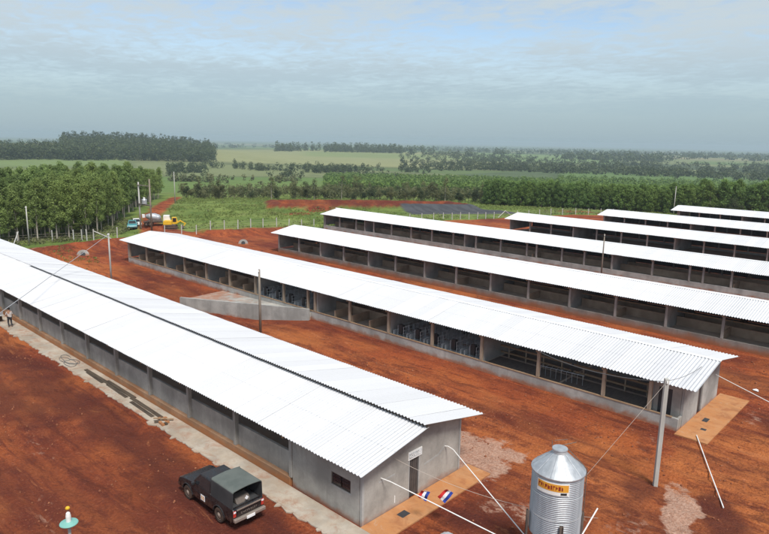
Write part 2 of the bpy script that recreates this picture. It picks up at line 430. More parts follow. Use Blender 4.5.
def lag_uv(x, y):
    dx = x - 124; dy = y - 122
    return dx * math.cos(LAG_A) + dy * math.sin(LAG_A), -dx * math.sin(LAG_A) + dy * math.cos(LAG_A)
def lag_d(x, y):
    u, v = lag_uv(x, y)
    return np.maximum(np.abs(u) - 24, np.abs(v) - 9)    # <0 inside the basin rim
LIN = [(117, 96), (134, 107.5), (146, 101), (129, 84.5)]
def lin_d(x, y):
    a = math.radians(-35); dx = x - 131.5; dy = y - 97.5
    u = dx * math.cos(a) + dy * math.sin(a); v = -dx * math.sin(a) + dy * math.cos(a)
    return np.maximum(np.abs(u) - 13, np.abs(v) - 6)
SHEDS = [(18.7, 26.3, 18.4, 104.5), (39.6, 47.6, 11.6, 87), (60.2, 68.5, 4, 79.2), (82.8, 91.2, 4, 94.2), (105.8, 114, 4, 66.3), (127.2, 135.4, 4, 57.2), (150.5, 158.6, 4, 50.4)]
def in_shed(x, y, pad=0.0):
    m = np.zeros(np.shape(x), bool)
    for (a, b, c, d) in SHEDS: m |= (x > a - pad) & (x < b + pad) & (y > c - pad) & (y < d + pad)
    return m
def zt(x, y, fine=True):
    x = np.asarray(x, float); y = np.asarray(y, float)
    z = zbase(x, y)
    sd = soil_limit(x) - y
    bare = sstep(-1.5, 1.5, sd) * sstep(230, 200, np.hypot(x, y))
    # lagoon banks
    d = lag_d(x, y)
    z = z + 1.5 * np.exp(-((d - 1.5) / 2.6) ** 2) - 2.2 * sstep(0.5, -3.5, d)
    d = lin_d(x, y)
    z = z - 0.35 * sstep(0.3, -3.5, d)
    # bank behind the far end of the second and third shed, dug edge by the ramp
    z = z + 0.75 * sstep(-5.0, -1.0, -sd) * sstep(4, 1, -sd) * sstep(54, 60, x) * sstep(82, 74, x)
    z = z + 0.9 * np.exp(-((x - 44) / 11) ** 2) * np.exp(-((y - 103) / 3.0) ** 2)
    ta = (x - 39.55) * -0.3135 + (y - 46.9) * 0.9496; da = (x - 39.55) * -0.9496 - (y - 46.9) * 0.3135      # along / out from the ramp wall
    z = z - np.interp(ta, [-0.5, 0.3, 6.5, 16, 19], [0, 0.15, 0.95, 0.95, 0]) * sstep(-0.85, -0.3, da) * sstep(4.5, 1.3, da)
    if fine:
        n = 0.15 * fbm(x / 2.2, y / 3.6, 4, 21) + 0.075 * fbm(x / 0.55, y / 0.8, 3, 33)
        rut = 0.0
        wob = 0.9 * fbm(x * 0 + 3.1, y / 14.0, 2, 41)
        for xc, w in ((4.2, .33), (6.0, .33), (8.6, .3), (10.4, .3), (12.7, .3), (29.6, .34), (31.4, .34), (33.3, .3), (35.0, .3), (50.5, .3), (52.3, .3)):
            rut = rut - np.exp(-((x - xc - wob) / w) ** 2) + 0.5 * np.exp(-((np.abs(x - xc - wob) - 0.55) / 0.24) ** 2)
        rut = rut * (0.55 + 0.45 * fbm(x / 3.0, y / 9.0, 2, 55)) * 0.15
        # curved tracks in the right foreground
        rr = np.hypot(x - 20, y + 38)
        for rc in (42.6, 44.3, 47.0, 48.8):
            rut = rut - 0.05 * np.exp(-((rr - rc - 0.5 * wob) / 0.35) ** 2) * sstep(26, 29, x)
        # churned strip along the apron
        ch = np.exp(-((x - 15.9 - 0.6 * wob) / 1.0) ** 2) * 0.16 * fbm(x / 0.7, y / 0.9, 3, 61) * sstep(24, 34, y)
        dd = np.ones_like(x)
        for (a, b, c, e) in SHEDS:
            q = np.maximum(np.maximum(a - x, x - b), np.maximum(c - y, y - e))
            dd = np.minimum(dd, sstep(0.3, 2.6, q))
        apr = np.maximum(np.maximum(16.6 - x, x - 18.9), np.maximum(16.5 - y, y - 105)); dd = np.minimum(dd, sstep(0.05, 0.6, apr))
        apr = np.maximum(np.maximum(18.0 - x, x - 27.8), np.maximum(16.5 - y, y - 19)); dd = np.minimum(dd, sstep(0.05, 0.6, apr))
        apr = np.maximum(np.maximum(39.0 - x, x - 48.6), np.maximum(9.4 - y, y - 12)); dd = np.minimum(dd, sstep(0.05, 0.8, apr))
        z = z + (n + rut + ch) * bare * dd - 0.03 * bare
        z = z + (1 - bare) * sstep(0.5, 2.5, lin_d(x, y)) * 0.22 * fbm(x / 3.0, y / 3.0, 3, 71) * sstep(500, 250, np.hypot(x, y))
    return z

def axis_coords(lo, f0, f1, step1, m1, far, g):
    a = list(np.arange(f0, f1, step1)); b = list(np.arange(f1, m1, 1.0)); c = [m1]; s = 1.0
    while c[-1] < far: s *= g; c.append(c[-1] + s)
    d = [f0]; s = step1
    while d[-1] > lo: s *= 1.16; d.append(d[-1] - s)
    return np.array(d[:0:-1] + a + b + c)
xs = axis_coords(-22000, -3.0, 56.0, 0.24, 200.0, 22000, 1.05)
ys = axis_coords(-22000, 5.0, 108.0, 0.38, 200.0, 22000, 1.05)
GX, GY = np.meshgrid(xs, ys, indexing='ij')
nx, ny = GX.shape
GZ = zt(GX, GY)
V = np.stack([GX.ravel(), GY.ravel(), GZ.ravel()], 1)
idx = np.arange(nx * ny).reshape(nx, ny)
F = np.stack([idx[:-1, :-1].ravel(), idx[1:, :-1].ravel(), idx[1:, 1:].ravel(), idx[:-1, 1:].ravel()], 1)
fx, fy = GX.ravel(), GY.ravel()
rr = np.hypot(fx, fy)
sd = soil_limit(fx) - fy + 1.3 * fbm(fx / 2.5, fy / 2.5, 3, 81)
soil = sstep(-0.8, 0.8, sd) * sstep(235, 200, rr)
soil = np.maximum(soil, sstep(2.6, 1.4, seg_dist(fx, fy, ROAD) + 0.7 * fbm(fx / 3, fy / 3, 2, 82)))
ld = lag_d(fx, fy) + 0.7 * fbm(fx / 3, fy / 3, 2, 83)
soil = np.maximum(soil, sstep(4.2, 3.2, ld))
for (cx, cy, rad) in ((165, 82, 5), (168, 72, 6), (104, 119, 3.0), (80, 99, 3), (96, 118, 2.2), (200, 61, 6)):
    soil = np.maximum(soil, sstep(rad + 1, rad - 1, np.hypot((fx - cx) * 0.8, fy - cy) + 2 * fbm(fx / 3, fy / 3, 2, 84)))
liner = sstep(1.2, 0.6, lin_d(fx, fy) + 0.4 * fbm(fx / 2, fy / 2, 2, 85))
pale = np.zeros_like(fx)
def blob(cx, cy, ax, ay, rot=0.0, amt=1.0, seed=90):
    c, s = math.cos(rot), math.sin(rot); u = ((fx - cx) * c + (fy - cy) * s) / ax; v = (-(fx - cx) * s + (fy - cy) * c) / ay
    return amt * sstep(1.25, 0.55, np.hypot(u, v) + 0.55 * fbm(fx / 1.3, fy / 1.3, 4, seed))
for b in ((30.5, 8.6, 2.3, 1.0, 0.35), (27.6, 18.5, 3.0, 2.4, 0.2, 0.85), (29.5, 21.5, 1.3, 3.5, 0.0, 0.7), (25.5, 13.5, 1.4, 2.6, 0.6, 0.55),
          (33.0, 9.6, 0.8, 0.8, 0, .6), (9.0, 30.0, 0.7, 2.6, -0.2, 0.35), (11.2, 38, 0.5, 4.0, 0, 0.35), (45.5, 9.0, 1.4, 0.7, .3, .5), (36.5, 105.5, 7, 1.6, 0, .5), (27.0, 9.5, 2.6, 1.6, 0.4, .4), (36.5, 12.5, 3.0, 1.0, 0.3, .35), (5.5, 33.0, 0.6, 2.0, -0.1, 0.4), (31.0, 30.0, 0.5, 5.0, 0, .35)):
    pale = np.maximum(pale, blob(*b))
dark = np.zeros_like(fx)
for b in ((124, 122, 34, 18, -0.61, .95), (31.4, 7.0, 2.4, 1.0, 0.5, 0.9), (31.4, 11.0, 1.4, 1.2, 0, .8), (23.5, 15.5, 1.8, 1.6, 0, .8), (15.2, 38, 1.7, 28, 0.02, 0.9), (11.0, 52, 3.0, 12, 0.0, 0.7), (15.0, 24.0, 1.6, 2.8, 0, .6), (25.6, 12.2, 2.2, 1.2, 0.3, .6),
          (12.0, 44, 1.2, 7, .05, .55), (37.5, 68, 1.6, 16, 0, .6), (34.5, 66, 3, 9, 0, .6), (8.0, 40, 1.2, 5, .0, .5), (46, 7.5, 2.2, 1.2, 0.2, .5), (52.5, 12, 3, 4, 0, .45)):
    dark = np.maximum(dark, blob(*b, **{'seed': 97}) if len(b) == 6 else blob(*b, seed=97))
track = np.zeros_like(fx)
wob_ = 0.9 * fbm(fx * 0 + 3.1, fy / 14.0, 2, 41)
for xc, w_, am in ((5.1, 1.5, .8), (9.5, 1.2, .6), (1.0, 1.2, .7), (31.0, 1.9, .95), (34.4, 0.8, .5), (51.5, 1.4, .7), (74.0, 2.0, .6)):
    track = np.maximum(track, am * np.exp(-(np.abs(fx - xc - wob_) / w_) ** 3) * (0.65 + 0.35 * fbm(fx / 1.2, fy / 7.0, 3, 131)))
rq = np.hypot(fx - 20, fy + 38)
track = np.maximum(track, 0.9 * np.exp(-(np.abs(rq - 45.8 - 0.5 * wob_) / 2.6) ** 4) * sstep(26, 29, fx) * (0.7 + 0.3 * fbm(fx / 2, fy / 2, 3, 132)))
track = np.maximum(track, blob(37, 6.5, 8, 4.5, 0.2, 1.0, 133)); track = np.maximum(track, blob(30, 14, 5, 5, 0.2, 0.7, 135)); track = np.maximum(track, blob(4, 27, 4.5, 9, 0.1, 0.8, 134))
rut_shade = np.zeros_like(fx)
for xc in (4.2, 6.0, 8.6, 10.4, 12.7, 29.6, 31.4, 33.3, 35.0, 50.5, 52.3):
    rut_shade = np.maximum(rut_shade, np.exp(-((fx - xc - wob_) / 0.26) ** 2) * np.clip(0.55 + 0.9 * fbm(fx / 2.0, fy / 8.0, 3, 141), 0, 1))
for rc in (42.6, 44.3, 47.0, 48.8):
    rut_shade = np.maximum(rut_shade, np.exp(-((rq - rc - 0.5 * wob_) / 0.28) ** 2) * sstep(26, 29, fx) * np.clip(0.6 + 0.9 * fbm(fx / 3, fy / 3, 3, 142), 0, 1))
far = sstep(420, 620, rr)
# patches of farmland at their places
cover = np.zeros((len(fx), 4), np.float32); cover[:, 3] = 0.0
aa = np.degrees(np.arctan2(fy, fx))
def patch(px0, px1, r0, r1, c, amt=1.0, soft=0.06):
    a1, a0 = math.degrees(az(px0)), math.degrees(az(px1))
    w = sstep(a0 - .5, a0 + .5, aa) * sstep(a1 + .5, a1 - .5, aa) * sstep(r0 * (1 - soft), r0 * (1 + soft), rr) * sstep(r1 * (1 + soft), r1 * (1 - soft), rr) * amt
    for k in range(3): cover[:, k] = cover[:, k] * (1 - w) + c[k] * w
    cover[:, 3] = np.maximum(cover[:, 3], w)
patch(120, 345, 300, 660, (0.105, 0.165, 0.045))
patch(90, 520, 1000, 2300, (0.23, 0.235, 0.11))
patch(300, 500, 1500, 1900, (0.18, 0.215, 0.085))
patch(-80, 75, 1150, 1500, (0.20, 0.17, 0.09))
patch(-80, 130, 850, 1050, (0.15, 0.20, 0.07))
patch(190, 330, 2000, 2600, (0.19, 0.20, 0.09))
patch(470, 620, 1500, 2600, (0.15, 0.21, 0.08))
patch(560, 790, 700, 1100, (0.10, 0.16, 0.05))
me = np_mesh('ground', V, F, {'soil': soil, 'liner': liner, 'pale': np.clip(pale, 0, 1), 'dark': np.clip(dark, 0, 1), 'far': far, 'track': np.clip(track, 0, 1), 'rut': rut_shade, 'cover': cover}, smooth=True)

t = NT('ground_cover')
P = t.pos
py = t.map(P, (1.0, 0.16, 1.0))
s1 = t.noise(0.34, 6, 0.6, py, 0.3); s2 = t.noise(0.16, 5, 0.6); s3 = t.noise(1.7, 6, 0.7, t.map(P, (1, 0.45, 1))); s4 = t.noise(8.0, 4, 0.7)
s5 = t.noise(0.9, 7, 0.72, t.map(P, (1.0, 0.10, 1.0), rot=(0, 0, 0.05)), 0.2)
s7 = t.noise(0.10, 4, 0.55, t.map(P, (1.0, 0.5, 1.0)), 0.4)
c = t.mix(t.rng(s1, 0.36, 0.62), (0.115, 0.0245, 0.013), (0.262, 0.0614, 0.0202))
c = t.mix(t.rng(s2, 0.44, 0.64, 0, 0.7), c, (0.310, 0.0856, 0.0246))
c = t.mix(t.math('MULTIPLY', t.attr('track'), t.rng(s5, 0.35, 0.6, 1.0, 0.45)), c, (0.388, 0.1256, 0.0370))
c = t.mix(t.rng(s5, 0.52, 0.64, 0, 0.75), c, (0.087, 0.0195, 0.0123))
c = t.mix(t.rng(s5, 0.42, 0.30, 0, 0.55), c, (0.359, 0.1209, 0.0504))
c = t.mix(t.rng(s3, 0.5, 0.68, 0, 0.7), c, (0.082, 0.0195, 0.0123))
c = t.mix(t.rng(s3, 0.40, 0.27, 0, 0.6), c, (0.369, 0.1302, 0.0616))
c = t.mix(t.rng(s4, 0.5, 0.68, 0, 0.65), c, (0.082, 0.0205, 0.0134))
c = t.mix(t.rng(s4, 0.44, 0.3, 0, 0.5), c, (0.407, 0.1674, 0.0952))
c = t.mix(t.math('MULTIPLY', t.attr('rut'), t.rng(t.noise(4.0, 3, 0.6), 0.3, 0.6, 0.25, 0.75)), c, (0.10, 0.026, 0.015))  # ruts darkened in colour, standing in for their weak relief shading
c = t.mix(t.rng(s7, 0.38, 0.52, 0.45, 0.0), c, (0.10, 0.025, 0.015))
c = t.mix(t.rng(s7, 0.52, 0.66, 0.0, 0.45), c, (0.37, 0.125, 0.038))
c = t.mix(t.math('MULTIPLY', t.attr('dark'), t.rng(s3, 0.25, 0.6, 1.0, 0.75)), c, (0.068, 0.0186, 0.0134))
s6 = t.noise(2.6, 8, 0.72, t.map(P, (1, 0.6, 1)), 0.5)
pl = t.math('MULTIPLY', t.rng(t.math('ADD', t.attr('pale'), t.math('MULTIPLY', t.math('SUBTRACT', s6, 0.5), 1.7)), 0.42, 0.72), t.rng(t.attr('pale'), 0.02, 0.3, 0.0, 0.82))
pc = t.mix(t.rng(s4, 0.3, 0.7), (0.30, 0.17, 0.115), (0.47, 0.315, 0.24))
pc = t.mix(t.rng(s6, 0.5, 0.72, 0, 0.6), pc, (0.22, 0.085, 0.045))
c = t.mix(pl, c, pc)
# grass
g1 = t.noise(0.11, 5, 0.6); g2 = t.noise(0.9, 5, 0.65)
g = t.mix(t.rng(g1, 0.35, 0.65), (0.09, 0.14, 0.03), (0.185, 0.235, 0.06))
g = t.mix(t.rng(g2, 0.45, 0.75, 0, 0.7), g, (0.065, 0.09, 0.026))
g = t.mix(t.rng(t.noise(0.045, 4, 0.6), 0.55, 0.7, 0, 0.6), g, (0.24, 0.21, 0.09))
# farmland
vor = t.n('ShaderNodeTexVoronoi'); vor.inputs['Scale'].default_value = 1.0; vor.inputs['Randomness'].default_value = 0.85
t.l(t.map(P, (1 / 420.0, 1 / 700.0, 0.0), rot=(0, 0, 0.5)), vor.inputs['Vector'])
sepc = t.n('ShaderNodeSeparateColor'); t.l(vor.outputs['Color'], sepc.inputs[0])
ramp = t.n('ShaderNodeValToRGB'); ramp.color_ramp.interpolation = 'CONSTANT'
els = ramp.color_ramp.elements
for i, (p, cc) in enumerate(((0.0, (0.10, 0.14, 0.05)), (0.22, (0.16, 0.18, 0.08)), (0.42, (0.065, 0.085, 0.04)), (0.6, (0.12, 0.17, 0.06)), (0.76, (0.22, 0.20, 0.11)), (0.88, (0.08, 0.11, 0.05)))):
    e = els[i] if i < 2 else els.new(p)
    e.position = p; e.color = (*cc, 1)
t.l(sepc.outputs[0], ramp.inputs[0])
fl = t.mix(t.rng(t.noise(0.012, 6, 0.65), 0.5, 0.7, 0, 0.6), ramp.outputs[0], (0.05, 0.07, 0.032))
ca = t.n('ShaderNodeAttribute', attribute_name='cover')
fl = t.mix(ca.outputs['Alpha'], fl, t.mix(t.rng(t.noise(0.02, 6, 0.7, t.map(P, (1, 0.4, 1), rot=(0, 0, 0.8))), 0.4, 0.75, 0, 0.35), ca.outputs['Color'], (0.09, 0.11, 0.045)))
veg = t.mix(t.attr('far'), t.mix(t.math('MULTIPLY', ca.outputs['Alpha'], 0.6), g, ca.outputs['Color']), fl)
ch = t.noise(0.55, 7, 0.75, t.map(P, (1.0, 0.35, 1.0), rot=(0, 0, 0.12)), 0.8)
c = t.mix(t.rng(ch, 0.53, 0.62, 0, 0.6), c, (0.075, 0.019, 0.011))
c = t.mix(t.rng(ch, 0.40, 0.33, 0, 0.4), c, (0.40, 0.15, 0.06))
c = t.hv(c, 1.25)
c = t.mix(t.attr('soil'), veg, c)
ln = t.noise(0.8, 3, 0.5, t.map(P, (1.0, 0.1, 1), rot=(0, 0, 0.9)))
c = t.mix(t.attr('liner'), c, t.mix(t.rng(ln, 0.4, 0.6), (0.055, 0.058, 0.065), (0.075, 0.079, 0.086)))
t.set('Base Color', c); t.set('Roughness', 0.95); t.set('Specular IOR Level', 0.15)
t.bump(t.math('ADD', t.math('ADD', t.noise(5, 6, 0.7), t.math('MULTIPLY', t.noise(1.1, 5, 0.7, t.map(P, (1, 0.5, 1))), 1.2)), t.math('MULTIPLY', s3, 0.8)), 1.0, 0.17)
ground = link('ground', me, t.m); tag(ground, kind='structure')

def gz(x, y): return float(zt(np.array([x]), np.array([y]))[0])

# ------------------------------------------------------------------ sheds
def sheet_mesh(name, xr, zr, xe, ze, width=1.1, pitch=0.22, amp=0.036, seg=6, th=0.006):
    """one corrugated sheet running from the ridge (0,0) down to the eave, 'width' along Y"""
    n = int(round(width / pitch)) * seg
    dx, dz = xe - xr, ze - zr; L = math.hypot(dx, dz); nxn, nzn = -dz / L * (1 if dx > 0 else -1), abs(dx) / L
    vs = []; fs = []; k = n + 2
    for (a0, a1, lift) in ((0.0, 0.52, 0.0), (0.50, 1.0, -0.0065)):      # upper sheet laps over the lower one
        b0 = len(vs)
        for off in (0.0, -th):
            for a in (a0, a1):
                for i in range(n + 2):
                    y = width * i / n
                    w = amp * math.cos(2 * math.pi * y / pitch) + off + lift
                    vs.append((dx * a + nxn * w, y, dz * a + nzn * w))
        q = []
        for i in range(k - 1):
            q += [(i, i + 1, k + i + 1, k + i), (2 * k + i, 3 * k + i, 3 * k + i + 1, 2 * k + i + 1), (k + i, k + i + 1, 3 * k + i + 1, 3 * k + i), (i + 1, i, 2 * k + i, 2 * k + i + 1)]
        q += [(0, k, 3 * k, 2 * k), (k - 1, 3 * k - 1, 4 * k - 1, 2 * k - 1)]
        fs += [tuple(b0 + j for j in f_) for f_ in q]
    me = bpy.data.meshes.new(name); me.from_pydata(vs, [], fs); me.update()
    bm = bmesh.new(); bm.from_mesh(me); bmesh.ops.recalc_face_normals(bm, faces=bm.faces)
    for f in bm.faces: f.smooth = False
    bm.to_mesh(me); bm.free()
    return me

def roof_slope(parent, mat, xr, zr, xe, ze, y0, y1, width=1.1):
    me = sheet_mesh('roof_sheet', xr, zr, xe, ze, width); me.materials.append(mat)
    n = int(round((y1 - y0) / width))
    for i in range(n):
        o = link('roof_sheet', me, None, parent, (xr + random.uniform(-.012, .012), y0 + i * width, zr + (0.007 if i % 2 else 0.0) + random.uniform(-.002, .002)),
                 (0, random.uniform(-.0012, .0012), random.uniform(-.0012, .0012)))

def wall_with_holes_x(mb, x0, x1, y0, y1, z0, z1, holes):
    """wall in the YZ plane with rectangular holes (ya,yb,za,zb), sorted by ya"""
    y = y0
    for (ya, yb, za, zb) in holes:
        if ya > y: mb.box(x0, x1, y, ya, z0, z1)
        if za > z0: mb.box(x0, x1, ya, yb, z0, za)
        if zb < z1: mb.box(x0, x1, ya, yb, zb, z1)
        y = yb
    if y < y1: mb.box(x0, x1, y, y1, z0, z1)

def gable(mb, X0, X1, roofz, y0, y1, z0, door=None):
    """gable wall in XZ; roofz(x) underside of the roof; door=(xa,xb,ztop)"""
    Xr = roofz.xr
    def poly(a, b, zb):
        pts = [(a, zb), (b, zb), (b, roofz(b))]
        if a < Xr < b: pts.append((Xr, roofz(Xr)))
        pts.append((a, roofz(a))); return pts
    if door:
        xa, xb, ztop = door
        mb.prism(poly(X0, xa, z0), 'y', y0, y1); mb.prism(poly(xa, xb, ztop), 'y', y0, y1); mb.prism(poly(xb, X1, z0), 'y', y0, y1)
    else: mb.prism(poly(X0, X1, z0), 'y', y0, y1)

class RoofZ:
    def __init__(s, xl, xr, xR, ze, zr, drop=0.05): s.xl, s.xr, s.xR, s.ze, s.zr, s.d = xl, xr, xR, ze, zr, drop
    def __call__(s, x):
        if x <= s.xr: return s.ze + (s.zr - s.ze) * (x - s.xl) / (s.xr - s.xl) - s.d
        return s.ze + (s.zr - s.ze) * (s.xR - x) / (s.xR - s.xr) - s.d

def common_shed(name, label, X0, X1, Y0, Y1, eL, eR, ridge, ovn, ovf, posts, postmat, stem_h, stemmat, floor_z, roofmat,
                partitions=(), pen_walls=True, darkening_panel=False, extra_posts=(), sill=None, stem_skip=None, room=None, sheetw=1.1, zE=3.0, zR=3.85, raise_right=0.0, far_gable=True):
    sh = empty(name, (0, 0, 0), 0, label, 'shed', 'long pig sheds in a row')
    rz = RoofZ(eL, ridge, eR, zE, zR, 0.045)
    # roof
    if raise_right:
        roof_slope(sh, roofmat, ridge + 0.02, zR - 0.01, eL, zE, Y0 - ovn, Y1 + ovf, sheetw)
        roof_slope(sh, roofmat, ridge - 0.22, zR + raise_right, eR, zE + 0.05, Y0 - ovn, Y1 + ovf, sheetw)
    else:
        roof_slope(sh, roofmat, ridge, zR, eL, zE, Y0 - ovn, Y1 + ovf, sheetw)
        roof_slope(sh, roofmat, ridge, zR, eR, zE, Y0 - ovn, Y1 + ovf, sheetw)
        cap = MB(); w = 0.17; s1_ = (zR - zE) / (ridge - eL)
        cap.prism([(ridge - w, zR + 0.034 - w * s1_), (ridge, zR + 0.06), (ridge + w, zR + 0.034 - w * s1_), (ridge + w, zR + 0.024 - w * s1_), (ridge, zR + 0.045), (ridge - w, zR + 0.024 - w * s1_)], 'y', Y0 - ovn - 0.01, Y1 + ovf + 0.01)
        cap.build('ridge_cap', M['ridge'], sh)
    # eave beams
    for x in (X0 + 0.1, X1 - 0.1):
        MB().box(x - 0.06, x + 0.06, Y0 + 0.2, Y1 - 0.2, rz(x) - 0.17, rz(x) - 0.02).build('eave_beam', M['timber'], sh)
    # rafters
    for y in posts:
        mb = MB()
        for xa, xb in ((eL + 0.1, ridge), (ridge, eR - 0.1)):
            mb.prism([(xa, rz(xa) - 0.18), (xb, rz(xb) - 0.18), (xb, rz(xb) - 0.02), (xa, rz(xa) - 0.02)], 'y', y - 0.05, y + 0.05)
        mb.build('rafter', M['timber'], sh)
    # floor and stem walls
    MB().box(X0 + 0.21, X1 - 0.21, Y0 + 0.21, Y1 - 0.21, -0.4, floor_z).build('floor_slab', M['floor'], sh)
    for s, x in ((0, X0), (1, X1 - 0.2)):
        MB().box(x, x + 0.2, Y0, Y1, -0.9, stem_h).build('stem_wall', stemmat, sh, bevel=0.01, seg=1)
        if sill: MB().box(x - 0.025, x + 0.12, Y0 + 0.4, Y1 - 0.1, stem_h, stem_h + 0.06).build('sill', sill, sh)
    # posts
    pm = MB().box(-0.11, 0.11, -0.11, 0.11, 0, 1.0).mesh('post', 0.012, seg=1); pm.materials.append(postmat)
    zb = stem_h + (0.06 if sill else 0.0)
    for y in list(posts) + list(extra_posts):
        for x in (X0 + 0.1, X1 - 0.1):
            o = link('post', pm, None, sh, (x + random.uniform(-.01, .01), y, zb)); o.scale = (1, 1, rz(x) - 0.17 - zb)
    # transverse walls
    for y in partitions:
        mb = MB(); mb.prism([(X0 + 0.22, floor_z), (X1 - 0.22, floor_z), (X1 - 0.22, rz(X1 - 0.22) - 0.2), (ridge, rz(ridge) - 0.2), (X0 + 0.22, rz(X0 + 0.22) - 0.2)], 'y', y - 0.07, y + 0.07)
        mb.build('partition_wall', M['conc_light'], sh)
    if pen_walls:
        cuts = sorted([Y0 + 0.3] + list(partitions) + [Y1 - 0.3])
        for a, b in zip(cuts[:-1], cuts[1:]):
            if b - a < 2.5: continue
            for x in (X0 + 2.7, X0 + 5.0):
                MB().box(x - 0.06, x + 0.06, a + 0.12, b - 0.12, floor_z, floor_z + 0.85).build('pen_wall', M['pen'], sh)
            m = (a + b) / 2
            MB().box(X0 + 0.24, X0 + 2.62, m - 0.05, m + 0.05, floor_z, floor_z + 0.8).build('pen_wall', M['pen'], sh)
            MB().box(X0 + 5.08, X1 - 0.24, m - 0.05, m + 0.05, floor_z, floor_z + 0.8).build('pen_wall', M['pen'], sh)
    if darkening_panel:
        MB().box(X1 - 0.05, X1 - 0.02, Y0 + 0.3, Y1 - 0.3, stem_h + 0.02, rz(X1) - 0.2).build('darkening_panel', M['dark'], sh)  # added dark panel, closes the far side so the interior stays dim
    if far_gable:
        mb = MB(); gable(mb, X0 + 0.01, X1 - 0.01, rz, Y1 - 0.15, Y1 - 0.005, stem_h); mb.build('gable_wall', M['conc'], sh)
    return sh, rz

# --- first shed (nearest): infill walls between the posts, raised right slope
XA0, XA1, YA0, YA1 = 18.8, 26.2, 18.68, 104.0
postsA = [23.8 + 5.0 * i for i in range(17)]
shA = empty('pig_shed', (0, 0, 0), 0, 'nearest long grey shed with white corrugated roof, beside the parked pickup', 'shed', 'long pig sheds in a row')
eLA, rA, eRA, zEA, zRA = 18.12, 22.65, 27.5, 3.0, 3.84
rzA = RoofZ(eLA, rA, eRA, zEA, zRA, 0.045)
roof_slope(shA, M['roofA'], rA + 0.04, zRA - 0.008, eLA, zEA, 18.0, 104.6)
roof_slope(shA, M['roofA'], rA - 0.20, zRA + 0.20, eRA, zEA + 0.03, 18.0, 72.0)
roof_slope(shA, M['roofA'], rA - 0.02, zRA + 0.055, eRA, zEA + 0.03, 72.05, 104.6)
MB().prism([(rA - 0.03, 17.9 + 0.2), (rA + 0.03, 17.9 + 0.2), (rA + 0.03, 71.9), (rA - 0.03, 71.9)], 'z', zRA - 0.12, zRA + 0.13).build('ridge_gap_shade', M['plank'], shA)  # dark strip in the open ridge gap, its shade put into the colour
for y in postsA:
    mb = MB()
    for xa, xb in ((eLA + 0.1, rA), (rA, eRA - 0.1)):
        mb.prism([(xa, rzA(xa) - 0.18), (xb, rzA(xb) - 0.18), (xb, rzA(xb) - 0.03), (xa, rzA(xa) - 0.03)], 'y', y - 0.05, y + 0.05)
    mb.build('rafter', M['timber'], shA)
MB().box(XA0 + 0.3, XA1 - 0.25, YA0 + 0.25, YA1 - 0.2, -0.4, 0.42).build('floor_slab', M['floor'], shA)
MB().box(18.68, 19.1, 23.8, YA1, -0.4, 0.46).build('plinth', M['plinth'], shA, bevel=0.02, seg=1)
pm = MB().box(-0.13, 0.13, -0.11, 0.11, 0, 1.0).mesh('post', 0.012, seg=1); pm.materials.append(M['post'])
pm2 = MB().box(-0.10, 0.10, -0.10, 0.10, 0, 1.0).mesh('post', 0.012, seg=1); pm2.materials.append(M['post'])
for i, y in enumerate(postsA):
    o = link('post', pm, None, shA, (18.84, y, 0.46)); o.scale = (1, 1, rzA(18.84) - 0.19 - 0.46)
    o = link('post', pm2, None, shA, (26.1, y, 0.9)); o.scale = (1, 1, rzA(26.1) - 0.19 - 0.9)
    if i < len(postsA) - 1:
        MB().box(18.93, 19.08, y + 0.10, y + 4.90, 0.46, 1.72 + random.uniform(-.02, .02)).build('infill_wall', M['conc'], shA)
MB().box(26.02, 26.2, 23.8, YA1, -0.4, 0.9).build('stem_wall', M['stem'], shA)
for x in (18.84, 26.1): MB().box(x - 0.06, x + 0.06, 23.9, YA1 - 0.2, rzA(x) - 0.19, rzA(x) - 0.04).build('eave_beam', M['timber'], shA)
# end room
win = (19.42, 20.75, 1.35, 2.0)
mb = MB(); wall_with_holes_x(mb, 18.78, 18.93, YA0 + 0.16, 23.68, -0.3, rzA(18.78) - 0.02, [win]); mb.build('side_wall', M['conc'], shA)
w = empty('window', (0, 0, 0)); w.parent = shA
mb = MB(); mb.box(18.80, 18.86, win[0], win[1], win[2], win[2] + .04); mb.box(18.80, 18.86, win[0], win[1], win[3] - .04, win[3]); mb.box(18.80, 18.86, win[0], win[0] + .04, win[2] + .04, win[3] - .04); mb.box(18.80, 18.86, win[1] - .04, win[1], win[2] + .04, win[3] - .04)
wf = mb.build('window', M['steel_dark'], shA)
bpy.data.objects.remove(w)
for k in range(2):
    y0 = win[0] + 0.05 + k * 0.64
    for j in range(3):
        MB().box(18.83, 18.845, y0, y0 + 0.58, win[2] + 0.06 + j * 0.185, win[2] + 0.225 + j * 0.185).build('pane', M['glass'], wf)
MB().box(18.77, 18.89, win[0] - .06, win[1] + .06, win[2] - .07, win[2] - 0.003).build('sill', M['conc_light'], wf)
MB().box(26.02, 26.18, YA0 + 0.16, 23.7, -0.3, rzA(26.18) - 0.02).build('side_wall', M['conc'], shA)
MB().prism([(18.95, 0.42), (26.0, 0.42), (26.0, 2.9), (22.6, 3.55), (18.95, 2.9)], 'y', 23.55, 23.67).build('partition_wall', M['conc_light'], shA)
dA = (22.05, 22.82, 2.08)
mb = MB(); gable(mb, XA0, XA1, rzA, YA0, YA0 + 0.15, -0.3, dA); mb.build('gable_wall', M['plaster'], shA)
for x0, x1 in ((18.765, 18.90), (26.10, 26.235)):
    MB().box(x0, x1, YA0 - 0.035, YA0 + 0.10, -0.3, rzA(x0 if x0 < 20 else x1) - 0.03).build('corner_post', M['conc_light'], shA)
d = MB().box(dA[0] + 0.04, dA[1] - 0.04, YA0 + 0.06, YA0 + 0.10, 0.02, dA[2] - 0.03).build('door', M['door'], shA)
